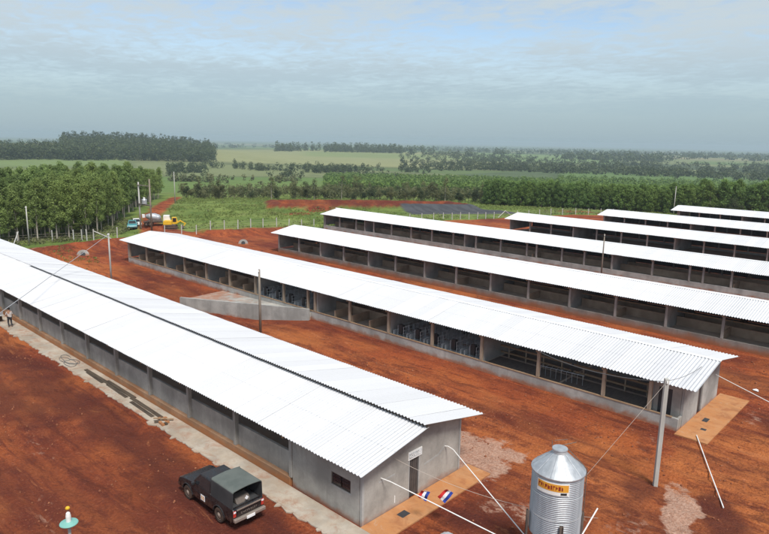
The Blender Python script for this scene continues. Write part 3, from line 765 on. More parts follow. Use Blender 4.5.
for k in range(7): MB().box(dA[0] + 0.07 + k * 0.095, dA[0] + 0.10 + k * 0.095, YA0 + 0.045, YA0 + 0.058, 0.06, dA[2] - 0.07).build('bar', M['steel_dark'], d)
fr = MB(); fr.box(dA[0] - 0.05, dA[0] + 0.03, YA0 - 0.012, YA0 + 0.05, 0, dA[2]); fr.box(dA[1] - 0.03, dA[1] + 0.05, YA0 - 0.012, YA0 + 0.05, 0, dA[2]); fr.build('door_frame', M['conc_light'], shA)
# sign over the door
sg = MB().box(21.95, 22.98, YA0 - 0.04, YA0 - 0.004, 2.10, 2.52).build('sign', M['white'], shA); sg['label'] = 'white framed sign with small grey lettering over the door'
MB().box(21.99, 22.94, YA0 - 0.048, YA0 - 0.041, 2.17, 2.45).build('sign_panel', M['slatgrey'], sg)
glyph = [[(0, 0, 1, .22), (0, .78, 1, 1), (0, 0, .25, 1), (.75, 0, 1, 1)], [(0, 0, .25, 1), (0, .4, 1, .6), (.75, 0, 1, 1)], [(0, 0, 1, .22), (0, 0, .25, 1), (.6, .4, 1, .6)],
         [(0, 0, .25, 1), (.75, 0, 1, 1), (0, .78, 1, 1)], [(0, 0, 1, .22), (0, .78, 1, 1), (.75, .3, 1, .8), (0, .2, .25, .7)]]
for k in range(5):
    mb = MB(); x0 = 22.04 + k * 0.175
    for (a, b, c_, d_) in glyph[k]: mb.box(x0 + a * 0.13, x0 + c_ * 0.13, YA0 - 0.055, YA0 - 0.0485, 2.21 + b * 0.2, 2.21 + d_ * 0.2)
    mb.build('letter', M['white'], sg)
# plaster repair lines, drain, apron
MB().box(19.9, 21.0, YA0 - 0.006, YA0 - 0.0005, 1.72, 1.80).build('render_patch', M['conc_light'], shA)
MB().prism([(23.2, 1.38), (24.4, 1.50), (24.95, 1.82), (24.85, 1.9), (24.35, 1.6), (23.2, 1.47)], 'y', YA0 - 0.006, YA0 - 0.0005).build('render_patch', M['conc_light'], shA)
MB().box(21.0, 21.05, YA0 - 0.02, YA0 - 0.001, 0.25, 0.62).build('drain_pipe', M['white'], shA)
MB().box(17.3, 18.66, 17.2, 104, -0.25, 0.035).build('apron', M['slab'], shA)
MB().box(18.66, 27.0, 17.15, 18.64, -0.25, 0.04).build('apron', M['slab_orange'], shA)
MB().box(20.6, 21.15, 17.75, 18.15, 0.03, 0.046).build('drain_grate', M['door'], shA)
# crumbled edge of the apron
mb = MB()
y = 17.3
while y < 100:
    L = random.uniform(0.25, 1.1); w_ = random.choice((0.06, 0.1, 0.16, 0.3)) * random.uniform(.6, 1.2)
    mb.prism([(17.31, y), (17.31 - w_ * random.uniform(.3, .8), y + 0.05), (17.31 - w_, y + L * random.uniform(.3, .7)), (17.31 - w_ * random.uniform(.3, .8), y + L * 0.95), (17.31, y + L)], 'z', -0.2, 0.028 + random.uniform(-.008, .003)); y += L + 0.02
mb.build('apron_edge', M['slab'], shA)

# --- second shed
XB0, XB1 = 39.7, 47.5
postsB = [16.8 + 4.93 * i for i in range(15)]
shB, rzB = common_shed('pig_shed', 'second long shed with open sides, grey stem wall and grey crates inside', XB0, XB1, 11.85, 86.2, 39.3, 48.48, 43.85, 1.0, 1.4,
                       postsB, M['post_brown'], 0.78, M['stem'], 0.6, M['roofA'], partitions=[26.66, 36.52, 46.2, 56.24, 66.1, 75.96], pen_walls=False, sill=M['timber'], extra_posts=(47.45, 13.72), darkening_panel=False)
M['floor_dark'] = m_simple('dark_slatted_floor', (0.10, 0.092, 0.085), (0.16, 0.145, 0.125), 2.5, sc=(1, 6, 1))
for a, b in ((14.0, 20.2), (20.4, 26.5)):
    MB().box(39.96, 42.2, a, b, 0.55, 0.606).build('slatted_floor', M['floor_dark'], shB)
    MB().box(42.5, 47.2, a, b, 0.55, 0.606).build('slatted_floor', M['floor_dark'], shB)
    for x, zz in ((42.3, 0.95), (42.3, 1.45), (44.9, 1.0), (44.9, 1.5)):
        MB().box(x - 0.05, x + 0.05, a, b, zz, zz + 0.13).build('rail', M['timber'], shB)
    for k in range(4):
        y_ = a + (b - a) * (k + 0.5) / 4
        for x in (42.3, 44.9): MB().box(x - 0.045, x + 0.045, y_ - 0.05, y_ + 0.05, 0.6, 1.62).build('rail_post', M['post_brown'], shB)
for a, b in ((36.7, 46.0), (56.4, 65.9), (66.3, 75.8), (76.2, 85.9)):
    for x in (42.3, 44.9):
        MB().box(x - 0.06, x + 0.06, a, b, 0.6, 1.5).build('pen_wall', M['pen'], shB)
    m = (a + b) / 2
    for p in ((a + m) / 2, m, (m + b) / 2):
        MB().box(XB0 + 0.24, 42.2, p - 0.05, p + 0.05, 0.6, 1.4).build('pen_wall', M['pen'], shB)
        MB().box(45.0, XB1 - 0.24, p - 0.05, p + 0.05, 0.6, 1.4).build('pen_wall', M['pen'], shB)
# end room of the second shed, porch and aprons
MB().box(40.35, 40.5, 13.45, 13.66, 0.6, rzB(40.35) - 0.03).build('side_wall', M['conc'], shB)
mb = MB(); wall_with_holes_x(mb, 40.35, 40.5, 11.99, 13.45, 0.0, rzB(40.35) - 0.03, [(12.55, 13.4, 0.0, 2.35)]); mb.build('side_wall', M['conc'], shB)
MB().box(40.42, 40.46, 12.56, 13.39, 0.05, 2.34).build('door', M['door'], shB)
mb = MB(); gable(mb, 40.35, XB1, rzB, 11.82, 11.97, -0.2, (43.2, 44.05, 2.2)); mb.build('gable_wall', M['conc_light'], shB)
MB().box(43.22, 44.03, 11.90, 11.94, 0.02, 2.18).build('door', M['door'], shB)
MB().prism([(40.52, 0.6), (47.3, 0.6), (47.3, 2.9), (43.85, 3.5), (40.52, 2.9)], 'y', 13.7, 13.82).build('partition_wall', M['conc_light'], shB)
MB().box(39.9, 40.345, 11.84, 11.98, -0.3, 0.79).build('porch_wall', M['conc'], shB)
MB().box(39.1, 48.3, 9.9, 11.81, -0.25, 0.05).build('apron', M['slab_orange'], shB)
for (x0, y0) in ((42.3, 10.9), (40.9, 10.55)): MB().box(x0, x0 + 0.5 * (1.4 if x0 > 42 else .6), y0, y0 + 0.32, 0.04, 0.056).build('drain_grate', M['door'], shB)

# loading ramp against the second shed
rp = empty('loading_ramp', (39.5, 47.3, 0), 0, 'grey concrete loading ramp running down beside the second shed', 'ramp')
P0 = Vector((39.55, 46.9, 0)); P1 = Vector((34.4, 62.5, 0)); dv = (P1 - P0).normalized(); nv = Vector((dv.y, -dv.x, 0))
if nv.x > 0: nv = -nv
def ramp_wall(pa, pb, za, zb, zbot, th, name, mat):
    n_ = 10; vs_ = []; fs_ = []
    for i in range(n_ + 1):
        t_ = i / n_; p = pa.lerp(pb, t_)
        zt_ = za * (1 - t_) + zb * t_
        for o_ in (0, th):
            q = p + nv * o_
            vs_ += [(q.x, q.y, zbot), (q.x, q.y, zt_)]
    for i in range(n_):
        b = i * 4; c2 = b + 4
        fs_ += [(b, b + 1, c2 + 1, c2), (b + 2, c2 + 2, c2 + 3, b + 3), (b + 1, b + 3, c2 + 3, c2 + 1), (b, c2, c2 + 2, b + 2)]
    fs_ += [(0, 2, 3, 1), (n_ * 4, n_ * 4 + 1, n_ * 4 + 3, n_ * 4 + 2)]
    m = MB(); m.add(vs_, fs_); o = m.build(name, mat, rp); o.matrix_parent_inverse = rp.matrix_basis.inverted(); return o
bpy.context.view_layer.update()
M['ramp'] = m_concrete('ramp_concrete', (0.36, 0.36, 0.34), dirt_z=0.5, dirt_amt=0.7, zoff=-1.2)
ramp_wall(P0, P1, 1.02, 0.22, -1.3, 0.22, 'retaining_wall', M['ramp'])
mb = MB()
A0 = P0 - nv * 0.0; A1 = P0.lerp(P1, 0.97)
mb.add([(39.68, 46.9, 0.60), (A0.x + 0.02, A0.y, 0.60), (A1.x, A1.y, 0.06), (39.68, A1.y + 0.5, 0.06), (39.68, 46.9, -0.9), (A0.x + 0.02, A0.y, -0.9), (A1.x, A1.y, -0.9), (39.68, A1.y + 0.5, -0.9)],
       [(0, 1, 2, 3), (4, 7, 6, 5), (0, 4, 5, 1), (1, 5, 6, 2), (2, 6, 7, 3), (3, 7, 4, 0)])
o = mb.build('ramp_slab', M['conc'], rp); o.matrix_parent_inverse = rp.matrix_basis.inverted()

# --- third shed
postsC = [15.2 + 4.9 * i for i in range(13)]
shC, rzC = common_shed('pig_shed', 'third long shed with soil-splashed stem wall and brown pen rails inside', 60.3, 68.4, 5.0, 79.0, 59.75, 68.9, 64.35, 0.8, 0.9,
                       [10.3] + postsC + [78.8], M['post'], 0.72, M['stem_red'], 0.45, M['roof'], partitions=[10.3, 20.1, 29.9, 39.7, 49.5, 59.3, 69.1], pen_walls=True, darkening_panel=True, sheetw=1.1)
for y0 in [10.4 + 4.9 * i for i in range(14)]:
    for zz in (1.15, 1.75):
        MB().box(62.98, 63.04, y0, y0 + 4.7, zz, zz + 0.09).build('rail', M['timber'], shC)

# --- fourth shed
postsD = [20.6, 25.4, 30.0, 35.4, 39.4, 42.8, 48.5, 53.1, 57.7, 62.2, 66.7, 71.3, 75.9, 80.3, 84.9, 89.4, 93.6]
shD, rzD = common_shed('pig_shed', 'fourth long shed with dark interior, longest roof in the middle', 82.9, 91.0, 5.0, 94.0, 82.35, 91.6, 87.0, 0.8, 0.9,
                       [10.7, 15.6] + postsD, M['post'], 0.85, M['stem'], 0.5, M['roof'], partitions=[35.4, 59.9, 82.6], pen_walls=True, darkening_panel=True, extra_posts=(23.8, 46.9, 59.9, 82.6), sheetw=1.1)
# --- fifth to seventh sheds
shE, rzE = common_shed('pig_shed', 'fifth white roofed shed, its end left of the two small far roofs', 105.9, 113.9, 5.0, 66.0, 105.3, 114.5, 109.9, 0.8, 0.9,
                       [26.4 + 4.4 * i for i in range(9)] + [22.0, 17.6, 13.2], M['post'], 0.9, M['stem'], 0.5, M['roof'], partitions=[35.2, 52.8], pen_walls=False, darkening_panel=True, sheetw=1.1)
shF, rzF = common_shed('pig_shed', 'sixth white roofed shed, second farthest at right', 127.3, 135.3, 5.0, 57.0, 126.7, 135.9, 131.3, 0.8, 0.9,
                       [31.2 + 4.27 * i for i in range(7)] + [26.9, 22.6, 18.4], M['post'], 0.9, M['stem'], 0.5, M['roof'], partitions=[39.8], pen_walls=False, darkening_panel=True, sheetw=1.1)
shG, rzG = common_shed('pig_shed', 'farthest white roofed shed, in front of the dark plantation', 150.6, 158.5, 5.0, 50.2, 150.0, 159.1, 154.6, 0.8, 0.9,
                       [24 + 4.3 * i for i in range(7)], M['post'], 0.9, M['stem'], 0.5, M['roof'], partitions=[36.9], pen_walls=False, darkening_panel=True, sheetw=1.1)

# ------------------------------------------------------------------ pig crates in the second shed
def crate_proto():
    c = empty('farrowing_crate', (0, 0, 0), 0, 'grey slatted pig crate with black feeder inside the second shed', 'crate', 'pig crates inside the second shed')
    for y in (-0.78, 0.78):
        mb = MB(); mb.box(-1.1, 1.1, y - 0.02, y + 0.02, 0.06, 0.5); mb.build('side_panel', M['slatgrey'], c)
    mb = MB()
    for y in (-0.32, 0.32):
        for z in (0.35, 0.62, 0.95): mb.tube([(-1.05, y, z), (1.0, y, z)], 0.022, 6)
        for x in (-1.0, -0.3, 0.4, 1.0): mb.tube([(x, y, 0.0), (x, y, 0.97)], 0.022, 6)
    mb.build('frame', M['slatgrey'], c)
    MB().prism([(-1.08, 0.25), (-0.72, 0.15), (-0.62, 0.75), (-0.75, 1.12), (-1.02, 1.12)], 'y', -0.19, 0.19).build('feeder', M['feeder'], c, bevel=0.02)
    mb = MB()
    for k in range(9): mb.box(-1.1 + k * 0.245, -0.95 + k * 0.245, -0.76, 0.76, 0.0, 0.05)
    mb.build('floor_slats', M['slatgrey'], c)
    return c
def copy_tree(o, parent=None):
    c = o.copy(); col.objects.link(c); c.parent = parent
    for ch in list(o.children): copy_tree(ch, c)
    return c
crate = crate_proto(); first = True
for (a, b) in ((26.8, 36.4), (47.6, 56.1)):
    n = 5 if b - a > 9 else 4; st = (b - a) / n
    for j, x in enumerate((41.2, 43.75, 46.2)):
        for i in range(n):
            o = crate if first else copy_tree(crate); first = False
            o['label'] = 'grey slatted crate with black feeder, %s row, %s' % (('front', 'middle', 'back')[j], 'crate pen right of the ramp' if a < 40 else 'pen above the loading ramp'); o.location = (x, a + st * (i + 0.5), 0.602); o.rotation_euler = (0, 0, math.pi if j == 1 else 0)

# loose wire rack lying in the second shed
rk = empty('wire_rack', (41.2, 20.5, 0.6), 0.1, 'low pale wire rack lying in the pen behind the pole', 'rack')
mb = MB()
for k in range(9): mb.tube([(-0.3, -1.6 + k * 0.4, 0.0), (-0.3, -1.6 + k * 0.4, 0.75), (0.3, -1.6 + k * 0.4, 0.75)], 0.02, 5)
mb.build('bars', M['galv'], rk)
MB().tube([(-0.3, -1.7, 0.75), (-0.3, 1.7, 0.75)], 0.025, 6).build('top_rail', M['galv'], rk)

# ------------------------------------------------------------------ silo
def make_silo(name, loc, label):
    s = empty(name, loc, 0, label, 'silo')
    R_, zb, ze = 1.0, 2.15, 4.85
    prof = []; n_ = 34
    for i in range(n_ * 4 + 1):
        z = zb + (ze - zb) * i / (n_ * 4); prof.append((R_ + 0.021 * math.cos(2 * math.pi * i / 4), z))
    body = MB().lathe(prof, 56).build('body', M['galv'], s, smooth=True)
    for z in (zb + 0.92, zb + 1.84):
        MB().lathe([(R_ + 0.018, z - 0.012), (R_ + 0.026, z), (R_ + 0.018, z + 0.012)], 56, cap0=False, cap1=False).build('seam_band', M['slatgrey'], body)
    cone = MB().lathe([(R_ + 0.06, ze - 0.05), (R_ + 0.06, ze + 0.0), (0.27, ze + 0.66), (0.27, ze + 0.60), (R_, ze - 0.04)], 56, cap0=False, cap1=False).build('cone_roof', M['galv'], s)
    for k in range(10):
        a = 2 * math.pi * k / 10 + 0.2
        MB().tube([(math.cos(a) * (R_ + 0.04), math.sin(a) * (R_ + 0.04), ze + 0.02), (math.cos(a) * 0.29, math.sin(a) * 0.29, ze + 0.655)], 0.012, 5).build('rib', M['galv'], cone)
    MB().lathe([(0.27, ze + 0.55), (0.29, ze + 0.80), (0.26, ze + 0.80), (0.25, ze + 0.55)], 28, cap0=False, cap1=False).build('filler_neck', M['slatgrey'], s, smooth=False)
    MB().lathe([(0.31, ze + 0.80), (0.30, ze + 0.84), (0.0001, ze + 0.88)], 28).build('lid', M['galv'], s)
    mb = MB(); mb.tube([(0.28, 0.05, ze + 0.84), (0.75, -0.30, ze + 0.92)], 0.015, 6); mb.tube([(-0.1, 0.28, ze + 0.75), (-0.12, 0.30, ze + 1.1)], 0.012, 6); mb.tube([(0.1, 0.3, ze + 1.02), (0.62, 0.0, ze + 0.98)], 0.012, 6)
    mb.build('lid_lever', M['steel_dark'], s)
    # ladder on the right side
    lad = MB(); a = math.radians(-38)
    for o_ in (-0.17, 0.17):
        px_, py_ = math.cos(a) * (R_ + 0.13) - math.sin(a) * o_, math.sin(a) * (R_ + 0.13) + math.cos(a) * o_
        lad.tube([(px_, py_, 0.4), (px_, py_, ze - 0.05), (px_ * 0.34, py_ * 0.34, ze + 0.72)], 0.017, 6)
    for k in range(15):
        z = 0.5 + k * 0.28
        lad.tube([(math.cos(a) * (R_ + 0.13) + math.sin(a) * 0.17, math.sin(a) * (R_ + 0.13) - math.cos(a) * 0.17, z), (math.cos(a) * (R_ + 0.13) - math.sin(a) * 0.17, math.sin(a) * (R_ + 0.13) + math.cos(a) * 0.17, z)], 0.011, 5)
    lad.build('ladder', M['steel_dark'], s)
    MB().lathe([(0.16, 0.95), (R_ + 0.01, zb - 0.003)], 40).build('hopper', M['galv'], s)
    MB().lathe([(0.19, 0.62), (0.19, 0.95)], 16).build('boot', M['slatgrey'], s)
    for k in range(4):
        a = math.radians(131 + 90 * k)     # legs: one at the left edge, one facing the camera
        c_, s_ = math.cos(a), math.sin(a); r_ = R_ + 0.085
        mb = MB()
        for (u0, u1, r0, r1) in ((-0.075, 0.075, r_ - 0.02, r_), (-0.075, -0.055, r_, r_ + 0.06), (0.055, 0.075, r_, r_ + 0.06)):
            pts = [(c_ * r - s_ * u, s_ * r + c_ * u) for (r, u) in ((r0, u0), (r1, u0), (r1, u1), (r0, u1))]
            mb.prism(pts, 'z', 0.0, 2.95)
        mb.build('leg', M['steel_dark'], s)
        MB().box(c_ * r_ - 0.14, c_ * r_ + 0.14, s_ * r_ - 0.14, s_ * r_ + 0.14, -0.25, 0.02).build('foot_pad', M['conc'], s)
    # decal: orange strip with dark red lettering, on the side facing the camera and a little left
    def arc(u0, u1, z0, z1, rad, nm, mat, par, n2=14, tilt=0.0):
        vs_ = []; fs_ = []
        for i in range(n2 + 1):
            a_ = u0 + (u1 - u0) * i / n2
            for (z, q) in ((z0, rad), (z1, rad), (z1, rad - 0.012), (z0, rad - 0.012)): vs_.append((q * math.cos(a_), q * math.sin(a_), z))
        for i in range(n2):
            b = i * 4
            for k in range(4): fs_.append((b + k, b + (k + 1) % 4, b + 4 + (k + 1) % 4, b + 4 + k))
        fs_ += [(3, 2, 1, 0), tuple(n2 * 4 + k for k in range(4))]
        return MB().add(vs_, fs_).build(nm, mat, par)
    u0, u1 = math.radians(160), math.radians(233)
    dec = arc(u0, u1, ze - 0.66, ze - 0.16, R_ + 0.034, 'decal', M['white'], s); dec['label'] = 'white and orange decal with dark red lettering'
    arc(u0 + .04, u1 - .03, ze - 0.50, ze - 0.20, R_ + 0.039, 'decal_band', M['orange'], dec)
    gx = u0 + 0.08
    for k in range(10):
        wdt = random.choice((0.055, 0.07, 0.08)); z0 = ze - 0.44
        arc(gx, gx + wdt * 0.3, z0, z0 + 0.17, R_ + 0.043, 'letter', M['maroon'], dec, 2)
        arc(gx + wdt * 0.3, gx + wdt, z0 + random.choice((0.0, 0.06, 0.12)), z0 + random.choice((0.13, 0.17)), R_ + 0.0425, 'letter', M['maroon'], dec, 2)
        gx += wdt + 0.03
    arc(u1 - .32, u1 - .09, ze - 0.62, ze - 0.53, R_ + 0.04, 'emblem', M['feeder'], dec, 5)
    return s
M['orange'] = m_simple('orange_print', (0.68, 0.33, 0.04), (0.62, 0.27, 0.03), 3, rough=0.5)
M['maroon'] = m_simple('maroon_print', (0.22, 0.03, 0.02), (0.26, 0.04, 0.02), 3, rough=0.5)
SILO = (21.90, 10.77)
silo = make_silo('feed_silo', (SILO[0], SILO[1], gz(*SILO)), 'galvanised feed silo with conical roof and orange decal')

# feed pipes
def pipe(name, pts, r, mat, label, cat, n=10, group=None):
    o = MB().tube(pts, r, n).build(name, mat); return tag(o, label, cat, group)
pipe('feed_pipe', [(20.03, 18.70, 1.95), (20.15, 18.2, 1.92), (21.27, 10.75, 1.08)], 0.025, M['white'], 'straight white pipe from the gable left of the door to the silo', 'pipe')
pipe('feed_pipe', [(24.89, 18.70, 1.83), (24.93, 18.5, 1.87), (24.87, 18.1, 1.84), (24.7, 17.7, 1.76), (21.5, 10.7, 0.80)], 0.025, M['white'], 'white pipe bending out of the gable right of the door', 'pipe')
pipe('feed_pipe', [(46.64, 11.82, 1.90), (43.1, 3.8, 1.0)], 0.025, M['white'], 'white pipe leaving the gable of the second shed', 'pipe')
silo2 = copy_tree(silo); silo2.location = (43.0, 3.5, 0.0); silo2['label'] = 'galvanised feed silo standing outside the second shed gable'
pipe('drain_pipe', [(39.72, 10.7, 0.12), (36.0, 8.9, 0.10), (32.3, 7.1, 0.10)], 0.03, M['white'], 'white drain pipe lying on red soil below the second shed', 'pipe')

# ------------------------------------------------------------------ poles and wires
def utility_pole(name, x, y, h, label, r=0.12, mat='pole', lean=(0, 0), square=False):
    p = empty(name, (x, y, gz(x, y)), 0, label, 'pole')
    if square: MB().prism([(-r, -r * .75), (r, -r * .75), (r, r * .75), (-r, r * .75)], 'z', -0.5, h).build('shaft', M[mat], p)
    else: MB().tube([(0, 0, -0.5), (0, 0, h * 0.5), (0, 0, h)], [r * 1.15, r, r * 0.8], 12).build('shaft', M[mat], p, smooth=True)
    mb = MB().tube([(-0.16, 0, h - 0.22), (0.16, 0, h - 0.22)], 0.025, 6)
    mb.build('bracket', M['steel_dark'], p)
    for dx in (-0.16, 0.16): MB().lathe([(0.03, h - 0.22), (0.05, h - 0.17), (0.03, h - 0.12), (0.045, h - 0.09), (0.015, h - 0.05)], 10, (dx, 0)).build('insulator', M['white'], p)
    p.rotation_euler = (lean[0], lean[1], 0.6)
    return p
utility_pole('utility_pole', 32.3, 10.4, 5.95, 'tall grey square pole on red soil right of the silo', r=0.13, square=True)
utility_pole('utility_pole', 32.9, 45.9, 5.95, 'thin weathered pole between first and second shed by the ramp', r=0.11, mat='pole_wood')
utility_pole('utility_pole', 32.55, 75.6, 5.98, 'slim grey pole behind the far roof of the first shed', r=0.10)
utility_pole('utility_pole', 81.7, 36.2, 5.7, 'thin dark pole in front of the fourth shed', r=0.09, mat='pole_wood')
utility_pole('utility_pole', 35.0, 111.1, 6.0, 'thin pale pole before the eucalyptus at far left', r=0.10)
utility_pole('utility_pole', 92.0, 168.0, 9.0, 'far pole beside the red track past the eucalyptus', r=0.12)
utility_pole('utility_pole', 186.0, 63.0, 8.0, 'far thin pole before the plantation behind the farthest roof', r=0.10)
# transformer on two poles
tp = empty('transformer_stand', (55.6, 112.6, gz(55.6, 112.6)), 0, 'two tall poles carrying a grey transformer above the vehicles', 'transformer')
MB().tube([(0.1, 2.4, -0.5), (0.1, 2.4, 9.0)], [0.17, 0.12], 12).build('pole', M['pole'], tp, smooth=True)
MB().tube([(-0.1, -2.3, -0.5), (-0.1, -2.3, 9.8)], [0.17, 0.12], 12).build('pole', M['pole_wood'], tp, smooth=True)
MB().box(-0.14, 0.14, -2.5, 2.6, 4.85, 5.05).build('platform', M['steel_dark'], tp)
MB().lathe([(0.42, 5.06), (0.48, 5.12), (0.48, 5.85), (0.40, 5.98), (0.1, 6.05)], 20, (0, 0.2)).build('tank', M['galv'], tp, smooth=False)
for k in range(3): MB().lathe([(0.05, 6.0), (0.07, 6.15), (0.03, 6.35)], 8, (0.0, -0.05 + k * 0.25)).build('bushing', M['white'], tp)
MB().box(-0.07, 0.07, -2.6, 2.7, 8.4, 8.55).build('cross_arm', M['pole_wood'], tp)

def wire(name, a, b, sag, r, mat, label, n=14):
    a = Vector(a); b = Vector(b); pts = []
    for i in range(n + 1):
        t_ = i / n; p = a.lerp(b, t_); p.z -= sag * 4 * t_ * (1 - t_); pts.append(p)
    return tag(MB().tube(pts, r, 5).build(name, mat), label, 'cable')
utility_pole('utility_pole', 10.66, 49.3, 3.7, 'short grey pole on the soil left of the first shed', r=0.09)
wire('power_cable', (32.55, 75.6, 5.8), (10.66, 49.3, 3.5), 0.0, 0.028, M['cable'], 'grey cable crossing above the far roof of the first shed')
wire('power_cable', (32.3, 10.4, 5.75), (44.6, 11.9, 3.3), 0.25, 0.014, M['wire'], 'thin wire from the square pole to the second shed gable')
wire('power_cable', (32.3, 10.4, 5.7), (39.5, 22.0, 2.95), 0.5, 0.02, M['wire'], 'dark wire from the square pole along the second shed eave')
wire('power_cable', (32.2, 10.4, 5.65), (29.0, 13.2, 0.05), 0.0, 0.009, M['wire_pale'], 'thin stay wire slanting left from the square pole to the soil')
wire('bunting_wire', (20.94, 18.70, 2.62), (24.1, 9.9, 2.0), 0.55, 0.009, M['wire_pale'], 'thin wire with flags strung from the first shed gable')
# small flags on the wire
def flag(loc, rz, tilt, label, sc=1.0):
    f = empty('paper_flag', loc, rz, label, 'flag', 'small flags hanging by the gable')
    cols = ('red', 'cloth_white', 'blue')
    for k in range(3):
        vs_ = []; fs_ = []; n_ = 6; x0 = k * 0.17 * sc; 
        for i in range(n_ + 1):
            z = -0.62 * sc * i / n_; wv = 0.05 * math.sin(i * 1.1 + k)
            for xx in (x0, x0 + 0.17 * sc):
                for yy in (0.0, 0.006): vs_.append((xx + wv * .4, wv + yy + 0.08 * math.sin(3 * xx + i * .4), z))
        for i in range(n_):
            b = i * 4
            fs_ += [(b, b + 2, b + 6, b + 4), (b + 1, b + 5, b + 7, b + 3), (b, b + 4, b + 5, b + 1), (b + 2, b + 3, b + 7, b + 6)]
        fs_ += [(0, 1, 3, 2), (n_ * 4, n_ * 4 + 2, n_ * 4 + 3, n_ * 4 + 1)]
        MB().add(vs_, fs_).build('stripe', M[cols[k]], f)
    f.rotation_euler = (0.2, tilt, rz)
    return f
flag((20.85, 16.88, 1.72), -0.9, 0.35, 'red white and blue flag hanging left, just under the door', 0.8)
flag((21.55, 15.95, 1.88), -0.5, 0.75, 'red white and blue flag hanging right, over bare soil', 0.95)

# ------------------------------------------------------------------ fences
def fence(name, pts, label, h=1.7, brace=None, r=0.07):
    f = empty(name, (pts[0][0], pts[0][1], gz(*pts[0])), 0, label, 'fence')
    pmesh = MB().box(-r, r, -r, r, -0.4, h).mesh('post', 0.015, seg=1); pmesh.materials.append(M['whitepost'])
    tops = []
    for (x, y) in pts:
        z = gz(x, y); o = link('post', pmesh, None, f, (x - pts[0][0], y - pts[0][1], z - f.location.z), (random.uniform(-.03, .03), random.uniform(-.03, .03), random.uniform(0, 1)))
        tops.append(Vector((x - pts[0][0], y - pts[0][1], z - f.location.z)))
    for k in (0.5, 0.9, 1.3):
        mb = MB(); mb.tube([p + Vector((0, 0, k)) for p in tops], 0.008, 4); mb.build('wire', M['wire_pale'], f)
    for (a, b) in (brace or []):
        MB().tube([Vector(a) - f.location, Vector(b) - f.location], 0.07, 6).build('brace', M['whitepost'], f)
    return f
fence('boundary_fence', [(30.6, 113.2), (33.8, 112.6), (38.6, 111.2), (41.6, 110.2), (42.8, 109.8), (43.0, 108.3), (43.6, 107), (46.5, 104.6)],
      'white post fence before the eucalyptus trees at left', 1.9, [((32.2, 109.5, 0.3), (34.0, 112.6, 1.9)), ((43.6, 107, 1.8), (45.6, 104.4, 0.5))])
fence('boundary_fence', [(56.2, 106.9), (58.6, 105.2), (60.4, 103.2), (62.6, 102.0), (65.0, 101.2), (67.4, 100.4), (69.9, 99.9), (72.2, 99.2), (74.8, 98.4), (77.4, 97.9), (80.2, 97.5), (83, 97)],
      'white post fence on the bank beyond the second shed', 1.7)
fence('boundary_fence', [(100.5, 94.5), (103.3, 93.2), (106.2, 91.8), (108.9, 90.6), (111.6, 89.4), (113.6, 88.2), (115.3, 87.0), (117.2, 86.1), (119.3, 85.2), (121.2, 84.2), (123.2, 83.3), (125.2, 82.4), (132.5, 80.6), (135.8, 79.5), (139, 78.4), (142.4, 77.2), (146, 76), (150, 74.5), (154, 73), (158, 71.5), (162, 70)],
      'white post fence beyond the roof of the fourth shed', 1.6, [((126.4, 82.0, 0.2), (128.4, 81.4, 1.7)), ((128.4, 81.4, 1.7), (130.6, 80.8, 0.2))])

# culvert headwalls
def culvert(x, y, label, sc=1.0):
    rz_ = math.atan2(-y, -x)
    z = gz(x, y) - 0.25; c = empty('culvert', (x, y, z), rz_, label, 'culvert')
    n_ = 14
    pts = [(-1.15 * sc, -0.2)] + [(1.15 * sc * -math.cos(math.pi * i / n_), 0.25 + 1.05 * sc * math.sin(math.pi * i / n_)) for i in range(n_ + 1)] + [(1.15 * sc, -0.2)]
    vs_ = [(0.0 - 0.25 * p[1], p[0], p[1]) for p in pts] + [(-0.35 - 0.25 * p[1], p[0], p[1]) for p in pts]; m_ = len(pts)
    MB().add(vs_, [tuple(range(m_)), tuple(range(2 * m_ - 1, m_ - 1, -1))] + [(i, (i + 1) % m_, m_ + (i + 1) % m_, m_ + i) for i in range(m_)]).build('headwall', M['conc'], c)
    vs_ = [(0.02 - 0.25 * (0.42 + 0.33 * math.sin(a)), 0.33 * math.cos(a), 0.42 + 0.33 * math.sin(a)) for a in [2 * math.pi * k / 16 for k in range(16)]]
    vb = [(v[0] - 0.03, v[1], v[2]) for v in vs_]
    MB().add(vs_ + vb, [tuple(range(16)), tuple(range(31, 15, -1))] + [(i, (i + 1) % 16, 16 + (i + 1) % 16, 16 + i) for i in range(16)]).build('pipe_mouth', M['dark'], c)  # flat dark disc painted for the shade inside the pipe
    return c
culvert(37.2, 95.5, 'round topped concrete culvert in red soil behind the first shed', 0.75)
culvert(60.7, 89.0, 'round topped concrete culvert below the red bank behind the second roof', 0.7)

# ------------------------------------------------------------------ vehicles
def wheel(parent, x, y, r=0.36, w=0.24, side=1):
    def lath(prof, mat, name, par):
        m = MB().lathe(prof, 24); m.v = [(v[0] + x, y + side * v[2], v[1] + r) for v in m.v]
        return m.build(name, mat, par, smooth=False)
    wl_ = lath([(r * 0.58, -w / 2), (r * 0.93, -w / 2), (r, -w / 2 + 0.05), (r, w / 2 - 0.05), (r * 0.93, w / 2), (r * 0.60, w / 2), (r * 0.58, w / 2 - 0.02)], M['tyre'], 'wheel', parent)
    lath([(r * 0.59, w / 2 - 0.07), (r * 0.6, w / 2 - 0.015), (r * 0.5, w / 2 - 0.03), (r * 0.22, w / 2 - 0.01), (r * 0.12, w / 2 + 0.01)], M['rim'], 'rim', wl_)
    return wl_
def arch(cx, r, z0, n=9):
    """points of a wheel arch from rear to front (x increasing) along the sill line z0"""
    a0 = math.asin(max(-1, min(1, (z0 - 0.36) / r)))
    return [(cx - r * math.cos(a0 + (math.pi - 2 * a0) * i / n), 0.36 + r * math.sin(a0 + (math.pi - 2 * a0) * i / n)) for i in range(n + 1)]
